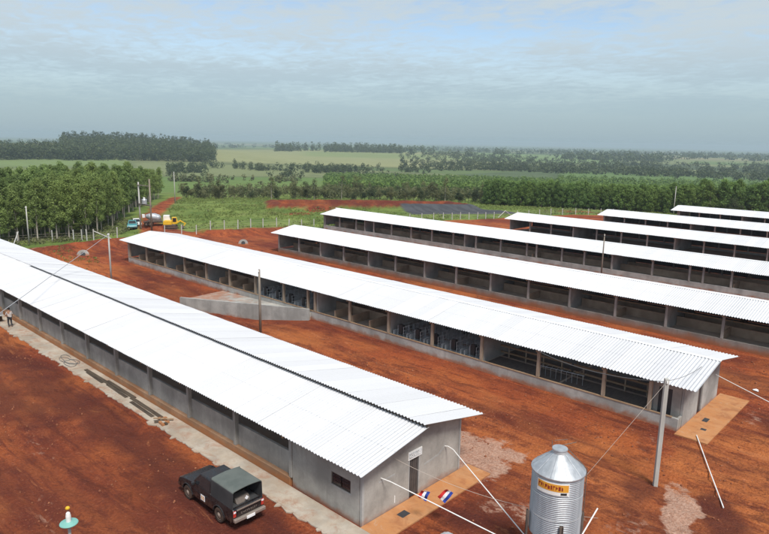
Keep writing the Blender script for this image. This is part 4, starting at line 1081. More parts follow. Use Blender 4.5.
def side_body(prof, halfw, taper=None):
    """extrude a side profile across the width with pulled-in upper edge"""
    m = MB(); n = len(prof)
    def yv(z): return halfw - (0.0 if taper is None else max(0.0, z - taper[0]) * taper[1]) - max(0, 0.5 - z) * 0.15
    vs_ = [(x, -yv(z), z) for x, z in prof] + [(x, yv(z), z) for x, z in prof]
    fs_ = [tuple(range(n)), tuple(range(2 * n - 1, n - 1, -1))] + [(i, n + i, n + (i + 1) % n, (i + 1) % n) for i in range(n)]
    return m.add(vs_, fs_)
def greenhouse(m, xr0, xr1, xb0, xb1, zb, zr, wb, wr):
    return m.add([(xb0, -wb, zb), (xb1, -wb, zb), (xb1, wb, zb), (xb0, wb, zb), (xr0, -wr, zr), (xr1, -wr, zr), (xr1, wr, zr), (xr0, wr, zr)],
                 [(3, 2, 1, 0), (4, 5, 6, 7), (0, 1, 5, 4), (1, 2, 6, 5), (2, 3, 7, 6), (3, 0, 4, 7)])
def quad_on(p, inset, off, mat, name, parent):
    """a thin pane over quad p (4 points), inset and pushed outwards"""
    P_ = [Vector(q) for q in p]; c = sum(P_, Vector()) / 4; nrm = (P_[1] - P_[0]).cross(P_[2] - P_[0]).normalized()
    Q = []
    for q in P_:
        d_ = (q - c); Q.append(q - d_.normalized() * inset + nrm * off)
    B_ = [q - nrm * (off + 0.01) for q in Q]
    return MB().add(Q + B_, [(0, 1, 2, 3), (7, 6, 5, 4)] + [(i, 4 + i, 4 + (i + 1) % 4, (i + 1) % 4) for i in range(4)]).build(name, mat, parent)

def pickup(name, loc, rz_, label, paint, canopy=True, detail=True):
    t_ = empty(name, loc, rz_, label, 'pickup')
    zs = 0.42
    prof = [(-1.12, 0.55), (-1.05, zs)] + arch(0.0, 0.46, zs) + [(1.3, zs - 0.04)] + arch(2.75, 0.46, zs) + [(3.52, zs), (3.62, 0.52), (3.62, 0.72), (3.52, 0.88), (3.2, 0.98), (2.35, 1.07), (2.2, 1.09), (0.78, 1.09), (0.74, 1.06), (-1.08, 1.06), (-1.14, 1.0)]
    side_body(prof, 0.87, (0.8, 0.22)).build('body', M[paint], t_, bevel=0.035)
    gb = (0.80, 1.85, 0.74, 2.38, 1.07, 1.63, 0.80, 0.66)
    cabm = greenhouse(MB(), gb[0], gb[1], gb[2], gb[3], gb[4], gb[5], gb[6], gb[7]).build('cab', M[paint], t_, bevel=0.06, seg=3)
    xr0, xr1, xb0, xb1, zb, zr, wb, wr = gb
    quad_on([(xb1, -wb, zb), (xb1, wb, zb), (xr1, wr, zr), (xr1, -wr, zr)], 0.13, 0.012, M['glass'], 'windscreen', cabm)
    quad_on([(xb0, wb, zb), (xb0, -wb, zb), (xr0, -wr, zr), (xr0, wr, zr)], 0.13, 0.012, M['glass'], 'rear_window', cabm)
    for s in (1, -1):
        q = [(xb0 + .02, s * wb, zb), (xb1 - .12, s * wb, zb), (xr1 - .02, s * wr, zr), (xr0 + .05, s * wr, zr)]
        if s == 1: q = q[::-1]
        quad_on(q, 0.10, 0.012, M['glass'], 'side_window', cabm)
        d_ = MB().box(0.86, 2.1, s * 0.868 - 0.006, s * 0.868 + 0.006, 0.50, 0.80).build('door', M[paint], t_, bevel=0.004, seg=1)
        MB().box(0.95, 1.12, s * 0.878 - 0.012, s * 0.878 + 0.012, 0.83, 0.87).build('handle', M['feeder'], d_)
        if detail:
            MB().box(1.16, 1.52, s * 0.876 - 0.004, s * 0.876 + 0.004, 0.52, 0.80).build('emblem', M['cloth_white'], d_)
            for xx in (1.24, 1.38): MB().box(xx, xx + 0.07, s * 0.881 - 0.003, s * 0.881 + 0.003, 0.56, 0.76).build('emblem_mark', M['orange'], d_)
        for wx in (0.0, 2.75):
            m_ = MB(); pts_ = arch(wx, 0.47, 0.44, 10); m_.tube([(p_[0], s * 0.868, p_[1]) for p_ in pts_], 0.03, 6); m_.build('wheel_arch', M['feeder'], t_)
        MB().box(2.05, 2.17, s * 0.93 - 0.09, s * 0.93 + 0.09, 1.05, 1.2).build('mirror', M['feeder'], t_, bevel=0.03)
        wheel(t_, 0.0, s * 0.76, side=s); wheel(t_, 2.75, s * 0.76, side=s)
        MB().box(3.50, 3.635, s * 0.62 - 0.16, s * 0.62 + 0.16, 0.66, 0.82).build('headlight', M['galv'], t_, bevel=0.03)
        MB().box(-1.165, -1.12, s * 0.76 - 0.07, s * 0.76 + 0.07, 0.70, 1.0).build('tail_light', M['lamp_red'], t_, bevel=0.015)
        MB().box(-1.170, -1.125, s * 0.76 - 0.06, s * 0.76 + 0.06, 0.90, 0.985).build('indicator', M['cloth_white'], t_)
    MB().box(-1.30, -1.13, -0.84, 0.84, 0.48, 0.64).build('rear_bumper', M['chrome'], t_, bevel=0.03)
    MB().box(3.56, 3.72, -0.84, 0.84, 0.40, 0.60).build('front_bumper', M['feeder'], t_, bevel=0.05)
    tg = MB().box(-1.165, -1.13, -0.66, 0.66, 0.66, 1.03).build('tailgate', M[paint], t_, bevel=0.01, seg=1)
    if detail:
        MB().box(-1.19, -1.166, -0.66, 0.66, 0.98, 1.045).build('tailgate_rail', M['chrome'], tg)
        MB().box(-1.325, -1.302, -0.22, 0.22, 0.47, 0.60).build('number_plate', M['cloth_white'], t_)
        cu = bpy.data.curves.new('lettering', 'FONT'); cu.body = 'CHEVROLET'; cu.size = 0.12; cu.align_x = 'CENTER'; cu.extrude = 0.004; cu.space_character = 1.45
        to = bpy.data.objects.new('lettering', cu); col.objects.link(to); dg = bpy.context.evaluated_depsgraph_get(); me_ = bpy.data.meshes.new_from_object(to.evaluated_get(dg))
        bpy.data.objects.remove(to); bpy.data.curves.remove(cu)
        lo = link('lettering', me_, M['chrome'], tg, (-1.172, 0, 0.76), (math.pi / 2, 0, -math.pi / 2))
        if len(me_.materials) == 0: me_.materials.append(M['chrome'])
    if canopy:
        # canvas canopy: walls and roof, open at the back
        w_, z0, z1 = 0.80, 1.05, 1.92; arc_ = []
        for i in range(7): a = math.pi / 2 * i / 6; arc_.append((w_ - 0.12 + 0.12 * math.cos(a), z1 - 0.12 + 0.12 * math.sin(a)))
        outer = [(w_ + .02, z0)] + arc_ + [(0.3, z1 + 0.035), (0, z1 + 0.045), (-0.3, z1 + 0.035)] + [(-p[0], p[1]) for p in arc_[::-1]] + [(-w_ - .02, z0)]
        inner = [(p[0] * 0.965, z0 + (p[1] - z0) * 0.965) for p in outer]
        xa, xb = -1.08, 0.70; n_ = len(outer)
        def skin(i0, i1, nm, mat):
            vs_ = []; fs_ = []
            for (X_) in (xa, xb):
                for P__ in (outer, inner): vs_ += [(X_, p[0], p[1]) for p in P__[i0:i1 + 1]]
            k = i1 - i0 + 1
            for i in range(k - 1):
                fs_ += [(i, i + 1, 2 * k + i + 1, 2 * k + i), (k + i, 3 * k + i, 3 * k + i + 1, k + i + 1), (i, k + i, k + i + 1, i + 1), (2 * k + i, 2 * k + i + 1, 3 * k + i + 1, 3 * k + i)]
            return MB().add(vs_, fs_).build(nm, mat, t_, smooth=False)
        skin(0, 3, 'canopy_side', M['canvas_dark']); skin(3, n_ - 4, 'canopy_top', M['canvas']); skin(n_ - 4, n_ - 1, 'canopy_side', M['canvas_dark'])  # canopy sides in a darker tone than the top
        MB().box(xb - 0.02, xb + 0.01, -w_, w_, z0, z1 - 0.02).build('canopy_front', M['canvas_dark'], t_)
        MB().box(-0.95, 0.6, -0.7, 0.7, 1.062, 1.07).build('bed_floor', M['canvas_dark'], t_)
        MB().prism([(-0.9, 1.07), (-0.75, 1.30), (-0.4, 1.34), (-0.1, 1.22), (0, 1.07)], 'y', -0.3, 0.45).build('load', M['steel_dark'], t_, bevel=0.05)
        q = MB().add([(-1.02, -0.10, 1.32), (-1.02, 0.0, 1.22), (-1.02, 0.10, 1.32), (-1.02, 0.0, 1.43), (-1.0, -0.10, 1.32), (-1.0, 0.0, 1.22), (-1.0, 0.10, 1.32), (-1.0, 0.0, 1.43)],
                     [(0, 1, 2, 3), (7, 6, 5, 4), (0, 4, 5, 1), (1, 5, 6, 2), (2, 6, 7, 3), (3, 7, 4, 0)]).build('rear_sticker', M['cloth_white'], t_)
    return t_
M['teal_paint'] = m_simple('teal_car_paint', (0.05, 0.22, 0.24), (0.07, 0.26, 0.28), 2, rough=0.35)
M['white_paint'] = m_simple('white_car_paint', (0.7, 0.7, 0.68), (0.6, 0.58, 0.55), 2, rough=0.35)
t = NT('dusty_black_car_paint')
oc = t.objc(); sp = t.n('ShaderNodeSeparateXYZ'); t.l(oc, sp.inputs[0]); dn = t.noise(5, 6, 0.7, oc)
t.set('Base Color', t.mix(t.math('MULTIPLY', t.rng(sp.outputs[2], 0.35, 0.85, 0.75, 0.08), t.rng(dn, 0.35, 0.65)), (0.008, 0.009, 0.011), (0.16, 0.075, 0.045)))
t.set('Roughness', t.rng(dn, 0.3, 0.7, 0.18, 0.5)); t.set('Specular IOR Level', 0.55); M['black_paint'] = t.m
pickup('pickup_truck', (15.28, 23.65, -0.02), math.pi / 2, 'black pickup with grey canvas canopy parked on red soil', 'black_paint')
pickup('pickup_truck', (56.2, 119.2, gz(56.2, 119.2)), math.radians(-118), 'small teal pickup parked by the transformer poles', 'teal_paint', False, False)
def car(name, loc, rz_, label, paint):
    t_ = empty(name, loc, rz_, label, 'car')
    zs = 0.36
    prof = [(-0.85, 0.5), (-0.75, zs)] + arch(0, 0.40, zs) + [(1.2, zs - .03)] + arch(2.5, 0.40, zs) + [(3.2, zs), (3.3, 0.5), (3.28, 0.68), (3.1, 0.78), (2.35, 0.92), (2.1, 0.95), (-0.3, 0.98), (-0.75, 0.95), (-0.85, 0.85)]
    side_body(prof, 0.83, (0.75, 0.25)).build('body', M[paint], t_, bevel=0.05, seg=3)
    gb = (0.0, 1.35, -0.5, 2.2, 0.94, 1.44, 0.76, 0.58)
    cb = greenhouse(MB(), *gb).build('cabin', M[paint], t_, bevel=0.14, seg=4, smooth=True)
    xr0, xr1, xb0, xb1, zb, zr, wb, wr = gb
    quad_on([(xb1, -wb, zb), (xb1, wb, zb), (xr1, wr, zr), (xr1, -wr, zr)], 0.14, 0.006, M['glass'], 'windscreen', cb)
    quad_on([(xb0, wb, zb), (xb0, -wb, zb), (xr0, -wr, zr), (xr0, wr, zr)], 0.14, 0.006, M['glass'], 'rear_window', cb)
    for s in (1, -1):
        q = [(xb0 + .1, s * wb, zb), (xb1 - .2, s * wb, zb), (xr1, s * wr, zr), (xr0, s * wr, zr)]
        if s == 1: q = q[::-1]
        quad_on(q, 0.12, 0.006, M['glass'], 'side_window', cb)
        wheel(t_, 0, s * 0.72, 0.31, 0.2, s); wheel(t_, 2.5, s * 0.72, 0.31, 0.2, s)
        MB().box(-0.87, -0.8, s * 0.65 - 0.1, s * 0.65 + 0.1, 0.68, 0.84).build('tail_light', M['lamp_red'], t_, bevel=0.02)
        MB().box(3.16, 3.27, s * 0.6 - 0.14, s * 0.6 + 0.14, 0.6, 0.72).build('headlight', M['galv'], t_, bevel=0.02)
    return t_
car('parked_car', (19.15, 11.95, 0.0), math.radians(82), 'pale silver car roof at the bottom edge beside the first shed', 'silver')
car('parked_car', (58.0, 121.6, gz(58.0, 121.6)), math.radians(-112), 'small white car on the red track behind the teal pickup', 'white_paint')

# lorry with grey mixer drum and yellow excavator
lr = empty('mixer_lorry', (58.9, 115.2, gz(58.9, 115.2)), math.radians(-32), 'dark lorry with a grey mixer drum beside the yellow machine', 'lorry'); lr.scale = (.82, .82, .82)
MB().box(-2.8, 2.6, -0.45, 0.45, 0.75, 1.0).build('chassis', M['steel_dark'], lr)
cb = MB().prism([(1.7, 0.7), (3.3, 0.7), (3.3, 1.6), (3.05, 2.4), (1.7, 2.4)], 'y', -1.05, 1.05).build('cab', M['white_paint'], lr, bevel=0.08)
quad_on([(3.3, -0.95, 1.6), (3.3, 0.95, 1.6), (3.05, 0.95, 2.35), (3.05, -0.95, 2.35)], 0.1, 0.012, M['glass'], 'windscreen', cb)
d = MB().lathe([(0.4, -1.8), (0.8, -0.9), (0.95, 0.2), (0.7, 1.2), (0.35, 1.5)], 20)
d.v = [(v[2] - 0.35, v[0], v[1] + 2.0 - v[2] * 0.12) for v in d.v]; d.build('drum', M['galv'], lr, smooth=False)
MB().prism([(-2.9, 1.9), (-2.3, 2.0), (-2.4, 2.6), (-3.0, 2.7)], 'y', -0.4, 0.4).build('hopper', M['cloth_white'], lr)
MB().box(-1.8, 1.4, -0.9, -0.6, 1.0, 1.5).build('side_guard', M['steel_dark'], lr)
for x in (-2.1, -1.1, 2.4):
    for s in (1, -1): wheel(lr, x, s * 0.95, 0.5, 0.3, s)
ex = empty('excavator', (60.6, 112.6, gz(60.6, 112.6)), math.radians(-30), 'yellow excavator with dark cab window beyond the second shed', 'excavator'); ex.scale = (.78, .78, .78)
for s in (1, -1):
    MB().prism([(-1.5, 0.15), (-1.3, 0), (1.3, 0), (1.5, 0.15), (1.5, 0.55), (1.3, 0.7), (-1.3, 0.7), (-1.5, 0.55)], 'y', s * 0.95 - 0.28, s * 0.95 + 0.28).build('track', M['tyre'], ex, bevel=0.03)
MB().box(-1.6, 1.1, -1.15, 1.15, 0.78, 1.0).build('turntable', M['steel_dark'], ex)
MB().prism([(-1.8, 1.0), (0.2, 1.0), (0.2, 1.95), (-1.4, 2.0), (-1.8, 1.75)], 'y', -1.2, 1.2).build('engine_house', M['yellow'], ex, bevel=0.08)
cb = MB().prism([(0.25, 1.0), (1.5, 1.0), (1.55, 1.7), (1.3, 2.65), (0.25, 2.65)], 'y', 0.1, 1.2).build('cab', M['yellow'], ex, bevel=0.05)
MB().box(0.4, 1.25, 1.2, 1.215, 1.5, 2.5).build('window', M['glass'], cb); MB().box(0.4, 1.25, 0.085, 0.1, 1.5, 2.5).build('window', M['glass'], cb)
bo = MB().prism([(0.9, 1.4), (1.3, 1.2), (2.2, 1.7), (3.4, 1.0), (3.5, 1.2), (2.2, 2.05)], 'y', -0.55, -0.2).build('boom', M['yellow'], ex, bevel=0.03)
MB().prism([(3.2, 1.35), (3.55, 1.3), (3.0, 0.4), (2.8, 0.4)], 'y', -0.5, -0.25).build('stick', M['yellow'], bo, bevel=0.02)
MB().prism([(2.3, 0.1), (3.0, 0.02), (3.15, 0.6), (2.7, 0.65)], 'y', -0.8, 0.05).build('bucket', M['steel_dark'], bo, bevel=0.02)

# ------------------------------------------------------------------ lamp at the lower left, things on the apron, person and trolley
lx, ly = 7.45, 22.2
lp = empty('yard_lamp', (lx, ly, gz(lx, ly)), 0, 'teal disc shaped lamp with white neck and yellow tip at lower left', 'lamp')
MB().tube([(0, 0, -0.4), (0, 0, 3.8)], 0.05, 10).build('pole', M['pole'], lp, smooth=True)
dsc = MB().lathe([(0.03, 3.76), (0.30, 3.80), (0.315, 3.825), (0.30, 3.85), (0.06, 3.90)], 32).build('lamp_shade', M['teal'], lp, rot=(0, 0, 0))
dsc.rotation_euler = (0.0, 0.0, 0)
MB().lathe([(0.085, 3.89), (0.09, 4.1), (0.07, 4.22), (0.03, 4.27)], 16).build('neck', M['white'], lp, smooth=False)
MB().tube([(0, 0, 4.26), (0.02, 0.02, 4.36)], 0.012, 6).build('stem', M['steel_dark'], lp)
kn = MB().lathe([(0.004, 4.35), (0.06, 4.37), (0.085, 4.42), (0.05, 4.47), (0.004, 4.48)], 14).build('tip', M['yellow'], lp, smooth=True)

pk = empty('plank_strip', (18.05, 42, 0.035), 0, 'long dark wet boards lying on the apron of the first shed', 'boards')
for k, (y0, y1, x0) in enumerate(((-6.2, -1.9, -0.08), (-2.1, 2.2, 0.02), (1.6, 5.6, -0.1))):
    MB().box(x0 - 0.13, x0 + 0.13, y0, y1, 0.003 + 0.0 * k, 0.045 if k != 1 else 0.06).build('board', M['plank'], pk, rot=(0, 0, -0.022 + k * 0.012), loc=(0.16, 0, 0.003 * k))
    MB().box(x0 - 0.40, x0 - 0.16, y0 + 0.5, y1 - 0.6, 0.003, 0.03).build('board', M['plank'], pk, rot=(0, 0, -0.03), loc=(0.16, 0, 0.002))
pts = []
for i in range(46):
    a = i * 0.42; r_ = 0.55 + 0.25 * math.sin(i * 0.7); pts.append((17.95 + r_ * math.cos(a) * 0.7, 51.0 + r_ * math.sin(a) * 1.7 - i * 0.03, 0.055 + 0.02 * (i % 3)))
tag(MB().tube(pts, 0.018, 6).build('hose', M['wire']), 'thin dark hose curled loosely on the apron by the boards', 'hose')
hp = empty('rubble_heap', (17.75, 35.2, 0.035), 0, 'small heap of broken brick and wood at the apron edge', 'rubble')
for k in range(9):
    MB().box(-0.12, 0.12, -0.08, 0.08, 0, 0.12).build('piece', M['plinth'] if k % 3 else M['plank'], hp, loc=(random.uniform(-.35, .35), random.uniform(-.5, .5), 0.012 * (k % 3)), rot=(random.uniform(-.3, .3), random.uniform(-.3, .3), random.uniform(0, 3)))
MB().box(-0.05, 0.05, -0.6, 0.6, 0.1, 0.16).build('stick', M['timber'], hp, rot=(0.1, 0, 0.9), loc=(0.1, 0.1, 0.03))

# yellow strap and white stick by the silo, small plastic bag
pipe('plastic_strap', [(22.9, 11.2, 2.3), (23.4, 10.9, 2.75), (23.9, 11.0, 2.7), (24.25, 10.7, 3.0)], 0.035, M['yellow'], 'yellow strap hanging right of the silo', 'strap', 6)
pipe('prop_stick', [(22.55, 9.85, 2.0), (23.6, 9.75, 2.75)], 0.03, M['white'], 'short white rod leaning out right of the silo', 'rod', 6)
tag(MB().add([(50.7, 9.9, 0.02), (51.1, 10.0, 0.03), (51.0, 10.35, 0.02), (50.75, 10.3, 0.05), (50.85, 10.1, 0.16)], [(0, 1, 4), (1, 2, 4), (2, 3, 4), (3, 0, 4), (3, 2, 1, 0)]).build('plastic_bag', M['cloth_white']), 'crumpled white plastic bag on red soil at right', 'bag')

# trolley near the far end of the first shed
tr = empty('flat_trolley', (17.3, 67.3, 0.03), math.radians(88), 'grey flat trolley with small wheels beside the first shed', 'trolley')
MB().box(-1.8, 1.8, -0.6, 0.6, 0.62, 0.74).build('deck', M['slatgrey'], tr, bevel=0.01)
for x in (-1.75, 1.75): MB().box(x - 0.04, x + 0.04, -0.6, 0.6, 0.74, 1.0).build('end_rail', M['galv'], tr)
for x in (-1.2, 1.2):
    for s in (1, -1): wheel(tr, x, s * 0.5, 0.30, 0.14, s)
MB().tube([(-1.8, 0, 0.66), (-2.7, 0, 1.0)], 0.03, 6).build('handle', M['galv'], tr)

# person
def person(loc, rz_, label):
    p = empty('person', loc, rz_, label, 'person')
    J = {'pel': (0, 0, .95, .135), 'waist': (0, 0, 1.10, .125), 'chest': (0.02, 0, 1.32, .155), 'neck': (0.03, 0, 1.50, .06), 'head0': (0.05, 0, 1.60, .085), 'head1': (0.06, 0, 1.70, .10), 'head2': (0.05, 0, 1.775, .06),
         'shl': (0.02, .19, 1.42, .065), 'ell': (0.12, .25, 1.15, .045), 'wrl': (0.32, .20, 1.02, .032), 'hal': (0.40, .19, 1.02, .035),
         'shr': (0.02, -.19, 1.42, .065), 'elr': (-0.02, -.27, 1.14, .045), 'wrr': (0.12, -.27, .92, .032), 'har': (0.16, -.26, .84, .035),
         'hil': (0, .10, .90, .10), 'knl': (0.05, .12, .50, .062), 'anl': (-0.02, .12, .10, .043), 'tol': (0.14, .13, .05, .04),
         'hir': (0, -.10, .90, .10), 'knr': (0.0, -.12, .50, .062), 'anr': (-0.08, -.12, .10, .043), 'tor': (0.08, -.13, .05, .04)}
    E_ = [('pel', 'waist'), ('waist', 'chest'), ('chest', 'neck'), ('neck', 'head0'), ('head0', 'head1'), ('head1', 'head2'), ('chest', 'shl'), ('shl', 'ell'), ('ell', 'wrl'), ('wrl', 'hal'),
          ('chest', 'shr'), ('shr', 'elr'), ('elr', 'wrr'), ('wrr', 'har'), ('pel', 'hil'), ('hil', 'knl'), ('knl', 'anl'), ('anl', 'tol'), ('pel', 'hir'), ('hir', 'knr'), ('knr', 'anr'), ('anr', 'tor')]
    def skinned(sel_edges, grow, nm, mat, root):
        names = []
        for a, b in sel_edges:
            for q in (a, b):
                if q not in names: names.append(q)
        me_ = bpy.data.meshes.new(nm); me_.from_pydata([J[q][:3] for q in names], [(names.index(a), names.index(b)) for a, b in sel_edges], []); me_.update()
        o = link(nm, me_, mat, p); md = o.modifiers.new('skin', 'SKIN')
        for i, q in enumerate(names):
            r_ = J[q][3] + grow; sv = me_.skin_vertices[0].data[i]; sv.radius = (r_, r_); sv.use_root = (q == root)
        ss = o.modifiers.new('sub', 'SUBSURF'); ss.levels = 1; ss.render_levels = 1
        return o
    b = skinned(E_, 0, 'body', M['skin'], 'pel')
    skinned([e for e in E_ if e[0] in ('pel', 'waist', 'chest', 'shl', 'shr') and e[1] in ('waist', 'chest', 'shl', 'shr', 'ell', 'elr')], 0.018, 'shirt', M['shirt'], 'waist')
    skinned([e for e in E_ if e[1] in ('hil', 'hir', 'knl', 'knr', 'anl', 'anr')], 0.018, 'trousers', M['trouser'], 'pel')
    MB().lathe([(0.10, 1.68), (0.118, 1.73), (0.105, 1.80), (0.05, 1.845), (0.003, 1.855)], 14, (0.035, 0)).build('hair', M['hair'], p, smooth=True)
    MB().box(0.13, 0.17, -0.015, 0.015, 1.655, 1.69).build('nose', M['skin'], p, bevel=0.006)
    return p
person((17.75, 63.4, 0.035), math.radians(100), 'person in pale shirt and dark trousers standing by the flat trolley')

# ------------------------------------------------------------------ vegetation
def leaf_cloud(centers, radii, n_per, size, g, squash=0.8, elong=0.55, hang=0.0):
    centers = np.asarray(centers, float); k = len(centers)
    n = k * n_per
    ci = np.repeat(np.arange(k), n_per)
    d = g.normal(size=(n, 3)); d /= np.linalg.norm(d, axis=1)[:, None]
    rad = np.asarray(radii)[ci] * g.uniform(0.35, 1.0, n) ** 0.5
    d2 = d.copy(); d2[:, 2] *= squash
    P_ = centers[ci] + d2 * rad[:, None]
    nrm = d * 0.7 + g.normal(size=(n, 3)) * 0.6 + np.array([0, 0, 0.35]); nrm /= np.linalg.norm(nrm, axis=1)[:, None]
    tv = g.normal(size=(n, 3)); tv[:, 2] -= hang
    a = np.cross(nrm, tv); a /= np.linalg.norm(a, axis=1)[:, None]; b = np.cross(nrm, a)
    s = size * g.uniform(0.6, 1.35, n)[:, None]
    V_ = np.stack([P_ + b * s, P_ + a * s * elong, P_ - b * s, P_ - a * s * elong], 1).reshape(-1, 3)
    F_ = np.arange(n * 4).reshape(n, 4)
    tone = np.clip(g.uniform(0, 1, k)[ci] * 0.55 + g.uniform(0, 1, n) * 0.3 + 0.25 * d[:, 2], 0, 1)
    return V_, F_, np.repeat(tone, 4)

def euc_meshes(seed, h, base, rad, ncl, nper, size, leafmat, barkmat, conical=0.5):
    g = np.random.default_rng(seed)
    lean = g.normal(size=2) * 0.25
    tr_ = MB(); tp_ = [(lean[0] * t_ ** 2, lean[1] * t_ ** 2, h * 0.93 * t_) for t_ in (0, .25, .5, .75, 1)]
    tp_[0] = (0, 0, -0.5)
    tr_.tube(tp_, [0.13, 0.115, 0.09, 0.06, 0.02], 7, cap=False)
    C, Rr = [], []
    for i in range(ncl):
        t_ = (i + g.uniform(0, 1)) / ncl
        z = base + (h - base) * t_
        wr = rad * (math.sin(math.pi * min(1, 0.18 + 0.8 * t_)) ** 0.7) * (1 - conical * t_ * 0.5)
        a = g.uniform(0, 2 * math.pi); q = wr * g.uniform(0.25, 0.95)
        c = (lean[0] * (z / h) ** 2 + q * math.cos(a), lean[1] * (z / h) ** 2 + q * math.sin(a), z)
        C.append(c); Rr.append(rad * g.uniform(0.26, 0.48))
        if i % 2 == 0:
            zb = z - 0.55 * q - 0.3
            tr_.tube([(lean[0] * (zb / h) ** 2, lean[1] * (zb / h) ** 2, zb), c], [0.03, 0.01], 4, cap=False)
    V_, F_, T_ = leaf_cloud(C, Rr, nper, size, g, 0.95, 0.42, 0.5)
    tm = tr_.mesh('trunk', smooth=True); tm.materials.append(M[barkmat])
    cm = np_mesh('crown', V_, F_, {'tone': T_}); cm.materials.append(M[leafmat])
    return tm, cm
def round_meshes(seed, h, rad, ncl, nper, size, leafmat, barkmat, base=0.02):
    g = np.random.default_rng(seed)
    tr_ = MB(); tr_.tube([(0, 0, -0.5), (0.1, 0.05, h * 0.35), (0.15, 0.1, h * 0.75)], [0.2, 0.15, 0.04], 7, cap=False)
    C, Rr = [], []
    for i in range(ncl):
        a = g.uniform(0, 2 * math.pi); e = g.uniform(-0.95, 1); q = g.uniform(0.3, 1.05) ** 0.7 * (0.75 + 0.35 * math.sin(2 * a + seed))
        c = (rad * q * math.cos(a) * math.sqrt(max(0.05, 1 - e * e)), rad * q * math.sin(a) * math.sqrt(max(0.05, 1 - e * e)), h * (base + (1 - base) * 0.5) + h * (1 - base) * 0.46 * e * q)
        C.append(c); Rr.append(rad * g.uniform(0.2, 0.42))
        if i % 3 == 0: tr_.tube([(0.1, 0.05, h * 0.33), tuple(0.75 * np.array(c) + 0.25 * np.array((0.1, 0.05, h * 0.33)))], [0.07, 0.02], 4, cap=False)
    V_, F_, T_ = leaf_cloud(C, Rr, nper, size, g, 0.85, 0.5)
    tm = tr_.mesh('trunk', smooth=True); tm.materials.append(M[barkmat])
    cm = np_mesh('crown', V_, F_, {'tone': T_}); cm.materials.append(M[leafmat])
    return tm, cm
def plant_tree(name, meshes, x, y, sc, rz_, label, group, cat='tree', zoff=0.0):
    r_ = empty(name, (x, y, gz(x, y) + zoff), rz_, label, cat, group); r_.scale = (sc * random.uniform(.9, 1.12), sc * random.uniform(.9, 1.12), sc)
    link('trunk', meshes[0], None, r_); link('crown', meshes[1], None, r_)
    return r_

# left eucalyptus stand: edge runs along the fence, then back beside the red track
EDGE = [(20, 112.5), (30, 112.5), (41.7, 112.0), (48.5, 114.0), (55.0, 123), (66.5, 142), (78.0, 160), (91.5, 182), (118, 226), (136, 256)]
def edge_d(x, y):
    """distance inside the stand (positive = inside, to the left of the edge)"""
    best = 1e9; sgn = 1
    for (ax, ay), (bx, by) in zip(EDGE[:-1], EDGE[1:]):
        L2 = (bx - ax) ** 2 + (by - ay) ** 2; t_ = max(0, min(1, ((x - ax) * (bx - ax) + (y - ay) * (by - ay)) / L2))
        qx, qy = ax + t_ * (bx - ax), ay + t_ * (by - ay); d_ = math.hypot(x - qx, y - qy)
        if d_ < best: best = d_; sgn = 1 if (bx - ax) * (y - ay) - (by - ay) * (x - ax) > 0 else -1
    return best * sgn
euc = [euc_meshes(100 + i, 8.9 + 0.6 * (i % 3), 2.2 + 0.5 * (i % 2), 1.5, 64, 95, 0.13, 'leaf_e', 'bark') for i in range(5)]
spots = []
for i in range(70):
    for j in range(62):
        x = 10 + i * 2.7 + random.uniform(-.5, .5); y = 108 + j * 2.7 + random.uniform(-.5, .5)
        if math.atan2(y, x) > az(-45) or math.hypot(x, y) > 275: continue
        d_ = edge_d(x, y)
        if 0 < d_ < 95: spots.append((d_ + 0.25 * math.hypot(x, y), d_, x, y))
spots.sort()
for k, (q, d_, x, y) in enumerate(spots[:300]):
    lab = 'tall slender eucalyptus at the front edge of the left stand' if d_ < 4 else 'tall slender eucalyptus deeper in the left stand'
    plant_tree('eucalyptus_tree', euc[k % 5], x, y, random.uniform(0.82, 1.12), random.uniform(0, 6.28), lab, 'eucalyptus trees of the left stand')
def merged_wood(name, pts, h, rad, nper, ncl, size, mat, label, seed, base=0.35, hv=0.2):
    """tree crowns that read as one mass: one object of leaf clumps"""
    g = np.random.default_rng(seed); C = []; Rr = []
    pts = np.asarray(pts); zz = zt(pts[:, 0], pts[:, 1])
    for (x, y), z in zip(pts, zz):
        hh = h * g.uniform(1 - hv, 1 + hv)
        for i in range(ncl):
            t_ = base + (1 - base) * (i + g.uniform(0, 1)) / ncl; a = g.uniform(0, 6.28); q = rad * g.uniform(0.1, 0.75) * (1.1 - 0.6 * t_)
            C.append((x + q * math.cos(a), y + q * math.sin(a), z + hh * t_ * 0.94)); Rr.append(rad * g.uniform(0.4, 0.75))
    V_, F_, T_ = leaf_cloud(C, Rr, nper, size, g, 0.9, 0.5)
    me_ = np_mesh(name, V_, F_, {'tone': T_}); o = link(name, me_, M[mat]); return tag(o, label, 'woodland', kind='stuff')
rest = [(s[2], s[3]) for s in spots[300:]]
if len(rest) > 10: merged_wood('eucalyptus_stand', rest, 9.0, 1.8, 30, 9, 0.26, 'leaf_e', 'dense mass of eucalyptus crowns behind the left stand edge', 5)

